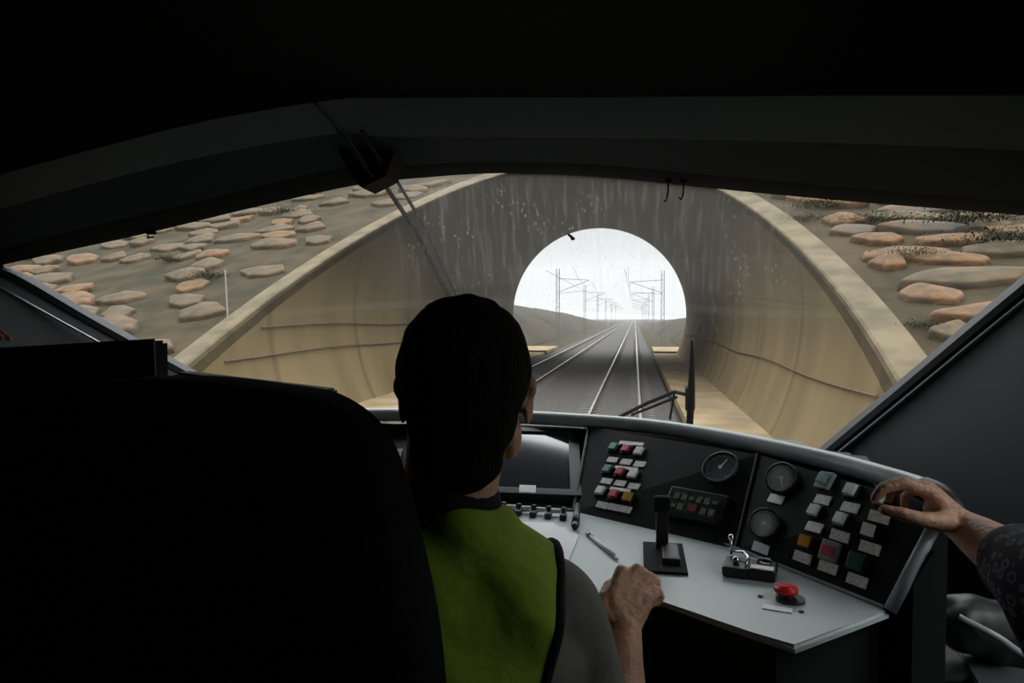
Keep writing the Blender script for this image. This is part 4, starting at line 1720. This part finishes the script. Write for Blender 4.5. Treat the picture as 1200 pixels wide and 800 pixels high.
def head_prims(c, rz, tilt=0.0, s=1.0, jaw=True):
    """head centred at c, looking along +y turned by rz (about z)"""
    R_ = Matrix.Rotation(rz, 3, 'Z') @ Matrix.Rotation(tilt, 3, 'X')

    def at_(x, y, z):
        return c + R_ @ (Vector((x, y, z)) * s)
    e = []
    e.append(('e', at_(0, -0.012, 0.022), (0.077 * s, 0.095 * s, 0.088 * s), R_))
    e.append(('e', at_(0, 0.022, -0.035), (0.062 * s, 0.068 * s, 0.080 * s), R_))
    e.append(('e', at_(0, 0.045, -0.082), (0.036 * s, 0.038 * s, 0.030 * s), R_))    # chin
    e.append(('e', at_(0.056, 0.0, -0.055), (0.014 * s, 0.03 * s, 0.03 * s), R_))
    e.append(('e', at_(-0.056, 0.0, -0.055), (0.014 * s, 0.03 * s, 0.03 * s), R_))
    for k in (-1, 1):
        e.append(('e', at_(0.035 * k, 0.066, -0.018), (0.02 * s, 0.014 * s, 0.013 * s), R_))   # cheekbones
        e.append(('e', at_(0.028 * k, 0.082, 0.018), (0.024 * s, 0.010 * s, 0.006 * s), R_))   # brows
        e.append(('e', at_(0.078 * k, -0.008, -0.010), (0.006 * s, 0.016 * s, 0.030 * s), R_ @ Matrix.Rotation(-0.25 * k, 3, 'Z')))  # ears
        e.append(('e', at_(0.082 * k, -0.012, 0.008), (0.007 * s, 0.013 * s, 0.015 * s), R_))
    e.append(('c', [(at_(0, 0.085, 0.008), 0.006 * s), (at_(0, 0.100, -0.018), 0.009 * s), (at_(0, 0.098, -0.028), 0.011 * s)]))   # nose
    e.append(('c', [(at_(-0.018, 0.082, -0.052), 0.005 * s), (at_(0, 0.089, -0.050), 0.0065 * s), (at_(0.018, 0.082, -0.052), 0.005 * s)]))
    e.append(('c', [(at_(-0.014, 0.081, -0.060), 0.005 * s), (at_(0, 0.087, -0.062), 0.007 * s), (at_(0.014, 0.081, -0.060), 0.005 * s)]))
    return e, at_, R_


def torso_sections(neck, pelvis, sw, grow=0.0, dep=0.115, lean_x=None, rz=0.0):
    ux = lean_x if lean_x else Matrix.Rotation(rz, 3, 'Z') @ Vector((1, 0, 0))
    ax = (neck - pelvis)
    uy = ax.normalized().cross(ux).normalized()
    tbl = [(0.0, 0.165, 0.11, 0.85), (0.15, 0.175, 0.115, 0.85), (0.35, 0.165, 0.110, 0.85), (0.55, 0.18, 0.118, 0.85), (0.74, 0.195, 0.12, 0.85),
           (0.84, sw * 0.93, 0.105, 0.9), (0.90, sw * 0.80, 0.090, 0.95), (0.95, sw * 0.52, 0.074, 1.0), (1.0, 0.075, 0.064, 1.0)]
    return [(pelvis + ax * t, ux, uy, rx + grow, ry + grow, pw) for t, rx, ry, pw in tbl]


def limb(pts):
    return ('c', [(Vector(p), r) for p, r in pts])


def hand_prims(W, knuckles, fingers, thumb, palm_r=0.0125, fat=1.0):
    """W wrist point; knuckles list of 4 points; fingers 4 chains; thumb chain"""
    e = []
    for k in knuckles:
        e.append(('c', [(W, 0.021), (W.lerp(k, 0.55), 0.0145), (k, 0.0108)]))
    for a, b in zip(knuckles, knuckles[1:]):
        e.append(('c', [(W.lerp(a, 0.6), palm_r), (W.lerp(b, 0.6), palm_r)]))
        e.append(('c', [(a, 0.0095), (b, 0.0095)]))
    for f, k, r in zip(fingers, knuckles, (1.0 * fat, 1.04 * fat, 0.98 * fat, 0.86 * fat)):
        pts = [(k, 0.0098 * r)]
        for i, p in enumerate(f):
            pts.append((p, (0.0088, 0.0078, 0.0068)[min(i, 2)] * r))
        e.append(('c', pts))
    e.append(('c', [(W.lerp(knuckles[0], 0.2), 0.016)] + [(p, r) for p, r in zip(thumb, (0.0135, 0.0105, 0.0092, 0.0078))]))
    return e


# --- driver ---------------------------------------------------------------
DRV = empty('person', P(480, 800, 0.86) * 1.0)
DRV.location = (-0.26, 0.86, 0.0)
tag(DRV, 'person in a lime safety vest seated at the desk, seen from behind', 'person')
HC = P(546, 459, 0.90)                       # head centre
hp, hat, HR = head_prims(HC, math.radians(7), 0.0, 1.02)
NB = P(515, 588, 0.885)                      # base of neck
PV = Vector((NB.x - 0.02, NB.y - 0.02, 0.55))
SHR = P(644, 714, 0.90)
SHL = Vector((2 * NB.x - SHR.x + 0.0, SHR.y + 0.01, SHR.z + 0.0))
ELR = Vector((SHR.x + 0.085, SHR.y + 0.075, SHR.z - 0.27))
WRR = P(733, 741, 1.135)
ELL = Vector((SHL.x - 0.03, SHL.y + 0.13, SHL.z - 0.24))
WRL = Vector((-0.42, 1.22, CZ + ZB + 0.05))
prims = list(hp)
prims.append(('c', [(HC + Vector((-0.005, -0.02, -0.03)), 0.062), (HC + Vector((-0.014, -0.018, -0.11)), 0.060), (NB + Vector((0, 0, 0.0)), 0.060), (NB + Vector((0, 0, -0.06)), 0.062)]))
prims.append(('loft', torso_sections(NB + Vector((0, 0, -0.02)), PV, 0.18, -0.012)))
prims.append(limb([(SHR, 0.052), (SHR.lerp(ELR, 0.5), 0.045), (ELR, 0.038), (ELR.lerp(WRR, 0.35), 0.042), (ELR.lerp(WRR, 0.8), 0.029), (WRR, 0.0255)]))
prims.append(limb([(SHL, 0.052), (SHL.lerp(ELL, 0.5), 0.045), (ELL, 0.038), (ELL.lerp(WRL, 0.35), 0.042), (ELL.lerp(WRL, 0.8), 0.029), (WRL, 0.0245)]))
# right hand closed on the edge of the worktop
KN = [P(717, 698, 1.165), P(731, 690, 1.185), P(747, 693, 1.19), P(760, 703, 1.185)]
FI = [[P(728, 668, 1.195), P(737, 672, 1.225), P(740, 684, 1.222)],
      [P(746, 667, 1.212), P(755, 672, 1.24), P(757, 684, 1.235)],
      [P(761, 676, 1.22), P(769, 682, 1.245), P(770, 693, 1.238)],
      [P(770, 692, 1.21), P(774, 699, 1.222), P(769, 707, 1.215)]]
TH = [P(708, 718, 1.15), P(708, 699, 1.165), P(713, 686, 1.19), P(722, 680, 1.205)]
prims += hand_prims(WRR, KN, FI, TH, 0.015, 1.16)
prims.append(('c', [(P(745, 700, 1.19), 0.018), (P(758, 703, 1.205), 0.016), (P(764, 694, 1.215), 0.011)]))
# left hand, resting on the desk behind the seat
kl = [WRL + Vector((-0.03 + 0.02 * k, 0.085, -0.005)) for k in (3, 2, 1, 0)]
fl = [[k + Vector((0.002, 0.035, -0.008)), k + Vector((0.002, 0.055, -0.022)), k + Vector((0.002, 0.062, -0.034))] for k in kl]
prims += hand_prims(WRL, kl, fl, [WRL + Vector((0.035, 0.03, -0.005)), WRL + Vector((0.05, 0.06, -0.01)), WRL + Vector((0.052, 0.085, -0.015)), WRL + Vector((0.05, 0.10, -0.018))])
# legs
HPR, HPL = PV + Vector((0.09, 0.03, -0.02)), PV + Vector((-0.09, 0.03, -0.02))
KR, KL = HPR + Vector((0.04, 0.40, 0.03)), HPL + Vector((-0.04, 0.40, 0.03))
AR, AL = Vector((KR.x, KR.y + 0.05, 0.09)), Vector((KL.x, KL.y + 0.05, 0.09))
legs = []
for h, k, a in ((HPR, KR, AR), (HPL, KL, AL)):
    legs.append((h, k, a))
    prims.append(limb([(h, 0.075), (k, 0.05), (k.lerp(a, 0.35), 0.05), (a, 0.034), (a + Vector((0, 0.12, -0.045)), 0.03)]))
body = blob('body', prims, 0.0034, DRV, 'skin', 4)
# short dark hair: cap over the crown and the nape, clear of the face
def hair_cap(at_, R_, parent, s=1.02, grow=0.006):
    prims = [('e', at_(0, -0.018, 0.030), (0.080 * s + grow * 0.4, 0.094 * s + grow, 0.086 * s + grow), R_)]
    prims.append(('e', at_(0, -0.050, -0.025), (0.066 * s, 0.056 * s, 0.062 * s), R_))
    prims.append(('e', at_(-0.006, -0.052, -0.068), (0.056 * s, 0.040 * s, 0.052 * s), R_))
    o = blob('hair', prims, 0.005, parent, 'hair', 4, (0.003, 60))
    # trim off the part over the face
    bm = bmesh.new()
    bm.from_mesh(o.data)
    bad = []
    Ri = R_.inverted()
    c0 = at_(0, 0, 0)
    for v in bm.verts:
        q = Ri @ (v.co - c0)
        if q.y > 0.055 and q.z < 0.062 or q.y > 0.030 and q.z < 0.02:
            bad.append(v)
    bmesh.ops.delete(bm, geom=bad, context='VERTS')
    bm.to_mesh(o.data)
    bm.free()
    return o


hair_cap(hat, HR, DRV)
bm = bmesh.new()
for k in (-1, 1):
    bmesh.ops.create_uvsphere(bm, u_segments=16, v_segments=10, radius=0.0125, matrix=Matrix.Translation(hat(0.030 * k, 0.072, 0.0)))
from_bm('eyes', bm, DRV, 'white', True)
# shirt with short sleeves and collar
prims = [('loft', torso_sections(NB + Vector((0, 0, -0.02)), PV, 0.188, 0.0))]
SLR = SHR.lerp(ELR, 1.0)
prims.append(limb([(SHR + Vector((-0.05, 0, 0.02)), 0.06), (SHR, 0.066), (SHR.lerp(ELR, 0.5), 0.062), (ELR, 0.054), (ELR.lerp(WRR, 0.28), 0.047)]))
prims.append(limb([(SHL + Vector((0.05, 0, 0.02)), 0.06), (SHL, 0.066), (SHL.lerp(ELL, 0.5), 0.062), (ELL, 0.054), (ELL.lerp(WRL, 0.28), 0.047)]))
shirt = blob('shirt', prims, 0.006, DRV, 'shirt', 6, (0.007, 14))
bm = bmesh.new()
crings = []
for dz, r_ in ((-0.055, 0.080), (-0.03, 0.080), (0.0, 0.079), (0.022, 0.074), (0.026, 0.070), (0.018, 0.066), (-0.03, 0.062)):
    crings.append([bm.verts.new(NB + Vector((math.cos(t) * r_, math.sin(t) * r_ * 0.95 + 0.002, dz - 0.010 * math.sin(t)))) for t in [2 * math.pi * k / 32 for k in range(32)]])
for a, b in zip(crings, crings[1:]):
    for k in range(32):
        bm.faces.new((a[k], a[(k + 1) % 32], b[(k + 1) % 32], b[k]))
from_bm('collar', bm, DRV, 'matte', True)['label'] = 'dark shirt collar'
# vest
prims = [('loft', torso_sections(NB + Vector((0, -0.002, -0.006)), PV + Vector((0, 0, 0.02)), 0.186, 0.014))]
prims.append(('c', [(NB + Vector((0, -0.004, -0.046)), 0.070), (SHR + Vector((-0.040, -0.004, 0.014)), 0.040)]))
prims.append(('c', [(NB + Vector((0, -0.004, -0.046)), 0.070), (SHL + Vector((0.035, -0.004, 0.028)), 0.052)]))
vest = blob('safety_vest', prims, 0.006, DRV, 'vest', 5, (0.022, 10))
vest.data.update()
_n = [v.normal.copy() for v in vest.data.vertices]
for v, n_ in zip(vest.data.vertices, _n):
    q = v.co - NB
    al = q.x * 0.62 - q.z * 0.55
    ac = q.x * 0.62 + q.z * 0.75
    f_ = noise.noise(Vector((ac * 20, al * 5.0, q.y * 4 + 3)))
    g_ = noise.noise(Vector((ac * 9 + 5, al * 3.0, 1.5)))
    v.co += n_ * (0.030 * f_ + 0.022 * g_)
vest['label'] = 'lime high-visibility vest'
# cut the armholes and edge them in black
from mathutils.bvhtree import BVHTree
E0, E1 = P(664, 645, 0.87), P(624, 800, 0.82)
bm = bmesh.new()
bm.from_mesh(vest.data)
dl = (E1 - E0).normalized()
pn = dl.cross(Vector((-0.25, 1, 0.1))).normalized()
if pn.x < 0:
    pn = -pn
bmesh.ops.bisect_plane(bm, geom=list(bm.verts) + list(bm.edges) + list(bm.faces), plane_co=E0, plane_no=pn, clear_outer=True)
edge_vs = [v.co.copy() for v in bm.verts if v.is_boundary]
bm.to_mesh(vest.data)
bm.free()
# order the cut outline by angle round its middle
mid_ = sum(edge_vs, Vector()) / len(edge_vs)
eu = dl
ev = pn.cross(dl)
edge_vs.sort(key=lambda q: math.atan2((q - mid_).dot(ev), (q - mid_).dot(eu)))
edge_vs = edge_vs[::3] + [edge_vs[0]]
bm = bmesh.new()
add_tube(bm, edge_vs, 0.0065, 8, caps=False)
from_bm('vest_edging', bm, DRV, 'matte', True)['label'] = 'black edging of the armhole'
prims = []
for h, k, a in legs:
    prims.append(limb([(h, 0.088), (k, 0.066), (k.lerp(a, 0.4), 0.062), (a + Vector((0, 0, 0.02)), 0.055)]))
prims.append(('e', PV + Vector((0, 0.01, -0.01)), (0.17, 0.13, 0.11), I3))
blob('trousers', prims, 0.009, DRV, 'trousers', 4)
for h, k, a in legs:
    blob('shoe', [limb([(a + Vector((0, -0.02, -0.045)), 0.042), (a + Vector((0, 0.08, -0.05)), 0.040), (a + Vector((0, 0.17, -0.056)), 0.034)])], 0.008, DRV, 'matte', 4)
# driver's own low seat
ds = empty('cab_seat', (PV.x, PV.y, 0))
tag(ds, 'black low-backed seat under the driver in the lime vest', 'seat')
bm = bmesh.new()
add_box(bm, (PV.x, PV.y + 0.14, PV.z - 0.165), 0.46, 0.50, 0.10, bevel=0.035)
from_bm('seat_cushion', bm, ds, 'fabric', True)
bm = bmesh.new()
add_box(bm, (PV.x, PV.y - 0.185, PV.z + 0.05), 0.44, 0.09, 0.44, bevel=0.035)
from_bm('backrest', bm, ds, 'fabric', True)
bm = bmesh.new()
add_tube(bm, [(PV.x, PV.y + 0.1, 0), (PV.x, PV.y + 0.1, 0.04), (PV.x, PV.y + 0.1, 0.06), (PV.x, PV.y + 0.1, PV.z - 0.21)], [0.2, 0.2, 0.06, 0.06], 20)
from_bm('pedestal', bm, ds, 'black')


# --- companions: one at the right reaching for the buttons, one at the left ---
def companion(base, head, neck, pelvis, sw, shR, elR, shL, elL, wrs, extra, lab, top_m, hairlong=False, sleeves=None, rz=0.0, seated=True, bot='trousers'):
    r = empty('person', base)
    tag(r, lab, 'person')
    hp, hat_, HR_ = head_prims(head, rz, 0.0, 1.0)
    prims = list(hp)
    prims.append(('c', [(head + Vector((0, -0.01, -0.03)), 0.055), (head + Vector((0, -0.01, -0.1)), 0.050), (neck, 0.055), (neck + Vector((0, 0, -0.06)), 0.07)]))
    prims.append(('loft', torso_sections(neck, pelvis, sw, -0.012, rz=rz)))
    for s_, e_, w_ in ((shR, elR, wrs[0]), (shL, elL, wrs[1])):
        prims.append(limb([(s_, 0.046), (s_.lerp(e_, 0.5), 0.040), (e_, 0.034), (e_.lerp(w_, 0.35), 0.038), (e_.lerp(w_, 0.8), 0.029), (w_, 0.0235)]))
    prims += extra
    Rz = Matrix.Rotation(rz, 3, 'Z')
    hip = [pelvis + Rz @ Vector((0.09 * k, 0.0, -0.03)) for k in (1, -1)]
    kn = [h + (Rz @ Vector((0.0, 0.02, -0.40)) if not seated else Rz @ Vector((0, 0.40, 0.02))) for h in hip]
    an = [Vector((k.x, k.y, 0.09)) for k in kn]
    for h, k, a in zip(hip, kn, an):
        prims.append(limb([(h, 0.075), (k, 0.048), (k.lerp(a, 0.35), 0.048), (a, 0.032), (a + Rz @ Vector((0, 0.11, -0.045)), 0.03)]))
    blob('body', prims, 0.0036, r, 'skin', 4)
    hair_cap(hat_, HR_, r, 1.0, 0.008)
    prims = [('loft', torso_sections(neck + Vector((0, 0, -0.02)), pelvis, sw + 0.005, 0.004, rz=rz))]
    prims += sleeves
    blob('blouse' if top_m == 'blouse' else 'shirt', prims, 0.006, r, top_m, 4, (0.006, 14))
    prims = [('e', pelvis, (0.165, 0.125, 0.11), Rz)]
    for h, k, a in zip(hip, kn, an):
        prims.append(limb([(h, 0.085), (k, 0.062), (k.lerp(a, 0.4), 0.058), (a + Vector((0, 0, 0.02)), 0.055)]))
    blob('trousers', prims, 0.009, r, bot, 4)
    for a in an:
        blob('shoe', [limb([(a + Rz @ Vector((0, -0.02, -0.045)), 0.042), (a + Rz @ Vector((0, 0.15, -0.054)), 0.034)])], 0.008, r, 'matte', 4)
    return r


# right: back of the hand up, fingers to the left, thumb toward the camera
W = P(1128, 617, 1.10)
KN = [P(1088, 577, 1.075), P(1086, 572, 1.10), P(1090, 573, 1.125), P(1097, 578, 1.145)]
FI = [[P(1058, 566, 1.065), P(1035, 572, 1.06), P(1025, 583, 1.06)],
      [P(1056, 565, 1.095), P(1036, 570, 1.10), P(1030, 580, 1.10)],
      [P(1062, 566, 1.12), P(1044, 573, 1.13), P(1042, 586, 1.13)],
      [P(1072, 573, 1.145), P(1060, 582, 1.155), P(1060, 592, 1.155)]]
TH = [P(1106, 612, 1.065), P(1078, 608, 1.045), P(1058, 602, 1.04), P(1036, 597, 1.045)]
ex = hand_prims(W, KN, FI, TH)
ex.append(('c', [(P(1100, 598, 1.09), 0.020), (P(1115, 608, 1.09), 0.022), (W, 0.0235)]))
EL = P(1238, 690, 0.90)
SHr = Vector((0.66, 0.45, 1.36))
SHl = Vector((0.98, 0.24, 1.36))
neck = Vector((0.82, 0.33, 1.45))
wl = Vector((0.92, 0.62, 0.80))
ell = Vector((1.02, 0.42, 1.08))
W2 = Vector(wl)
k2 = [W2 + Vector((-0.02 - 0.0 * k, 0.06, -0.03 + 0.018 * k)) for k in (3, 2, 1, 0)]
f2 = [[k + Vector((0, 0.03, -0.015)), k + Vector((0, 0.045, -0.035)), k + Vector((0, 0.045, -0.05))] for k in k2]
ex += hand_prims(W2, k2, f2, [W2 + Vector((-0.02, 0.02, 0.02)), W2 + Vector((-0.03, 0.05, 0.03)), W2 + Vector((-0.03, 0.07, 0.03)), W2 + Vector((-0.03, 0.08, 0.025))])
sl = [limb([(SHr, 0.062), (SHr.lerp(EL, 0.5), 0.062), (EL, 0.062), (EL.lerp(W, 0.30), 0.052), (P(1196, 655, 1.0), 0.040)]),
      limb([(EL.lerp(W, 0.25), 0.05), (P(1205, 690, 0.99), 0.036), (P(1208, 725, 0.97), 0.026), (P(1210, 765, 0.96), 0.014)]),
      limb([(SHl, 0.062), (SHl.lerp(ell, 0.5), 0.06), (ell, 0.056), (ell.lerp(wl, 0.6), 0.05)])]
companion(Vector((0.82, 0.3, 0)), Vector((0.82, 0.36, 1.60)), neck, Vector((0.84, 0.28, 0.90)), 0.185, SHr, EL, SHl, ell, (W, wl), ex,
          'person at the right in a dark ring-patterned sleeve, reaching for the console buttons', 'blouse', sleeves=sl, rz=math.radians(35), seated=False)

# left: only a fingertip shows on the box
tip = P(8, 404, 1.33)
W = tip + Vector((-0.165, -0.03, 0.05))
KN = [W + Vector((0.082, 0.045 - 0.02 * k + 0.0, 0.0 - 0.003 * abs(k - 1))) for k in (0, 1, 2, 3)][::-1]
FI = [[k + Vector((0.035, 0, -0.010)), k + Vector((0.058, 0, -0.024)), k + Vector((0.076, 0, -0.036))] for k in KN]
TH = [W + Vector((0.02, -0.03, -0.01)), W + Vector((0.045, -0.048, -0.018)), W + Vector((0.07, -0.05, -0.026)), W + Vector((0.085, -0.048, -0.030))]
ex = hand_prims(W, KN, FI, TH)
EL = W + Vector((-0.19, -0.15, -0.12))
SHr = Vector((-1.50, 0.90, 1.38))
SHl = Vector((-1.80, 0.80, 1.36))
wl = Vector((-1.80, 1.15, 1.00))
k2 = [wl + Vector((0.02 * k - 0.03, 0.08, -0.005)) for k in (3, 2, 1, 0)]
f2 = [[k + Vector((0, 0.03, -0.015)), k + Vector((0, 0.045, -0.035)), k + Vector((0, 0.045, -0.05))] for k in k2]
ex += hand_prims(wl, k2, f2, [wl + Vector((0.03, 0.02, 0)), wl + Vector((0.045, 0.05, -0.01)), wl + Vector((0.045, 0.07, -0.015)), wl + Vector((0.04, 0.08, -0.02))])
ell = Vector((-1.86, 0.95, 1.08))
sl = [limb([(SHr, 0.06), (SHr.lerp(EL, 0.5), 0.055), (EL, 0.05), (EL.lerp(W, 0.55), 0.042)]),
      limb([(SHl, 0.06), (SHl.lerp(ell, 0.5), 0.055), (ell, 0.05), (ell.lerp(wl, 0.7), 0.04)])]
companion(Vector((-1.65, 0.8, 0)), Vector((-1.66, 0.88, 1.62)), Vector((-1.66, 0.85, 1.46)), Vector((-1.66, 0.80, 0.90)), 0.185, SHr, EL, SHl, ell, (W, wl), ex,
          'person at the left edge, of whom one fingertip shows on the black box', 'trousers', sleeves=sl, rz=math.radians(-20), seated=False)

# ------------------------------------------------------------------ lower right corner: grey step box with a dark bag on it
bx = empty('storage_box', (0.62, 1.35, 0))
tag(bx, 'low grey box standing by the right wall, below the reaching arm', 'box')
t0 = [PZ(1122, 760, -0.62), PZ(1196, 752, -0.62), PZ(1260, 810, -0.62), PZ(1162, 830, -0.62)]
bm = bmesh.new()
add_prism(bm, [(p.x, p.y) for p in t0], 0.0, CZ - 0.64)
from_bm('box_body', bm, bx, 'black')
bm = bmesh.new()
add_prism(bm, [(p.x, p.y) for p in t0], CZ - 0.639, CZ - 0.62)
bmesh.ops.bevel(bm, geom=list(bm.edges), offset=0.003, segments=2, affect='EDGES')
from_bm('lid', bm, bx, 'lining')['label'] = 'grey lid'
bag = empty('shoulder_bag', P(1150, 745, 1.40))
tag(bag, 'black shoulder bag with a strap slumped behind the grey box lid', 'bag')
c0 = P(1158, 738, 1.42)
blob('bag_body', [('e', c0, (0.10, 0.06, 0.055), Matrix.Rotation(0.15, 3, 'Y')), ('e', c0 + Vector((-0.05, 0.0, 0.01)), (0.05, 0.05, 0.045), I3),
                  ('e', c0 + Vector((0.08, 0, -0.03)), (0.07, 0.05, 0.05), I3)], 0.006, bag, 'black', 3, (0.018, 18))
bm = bmesh.new()
add_tube(bm, smooth_path([c0 + Vector((-0.07, -0.05, 0.04)), c0 + Vector((-0.02, -0.075, 0.02)), c0 + Vector((0.03, -0.07, -0.01)), c0 + Vector((0.05, -0.055, 0.03))], 5), 0.006, 8)
from_bm('strap', bm, bag, 'clear', True)['label'] = 'grey strap'
st = empty('support_stand', Vector((c0.x, c0.y, 0)))
tag(st, 'black stand under the shoulder bag at the right wall', 'stand')
bm = bmesh.new()
add_box(bm, (c0.x + 0.02, c0.y + 0.02, (c0.z - 0.06) / 2), 0.30, 0.16, c0.z - 0.06, bevel=0.01)
from_bm('stand_body', bm, st, 'black')
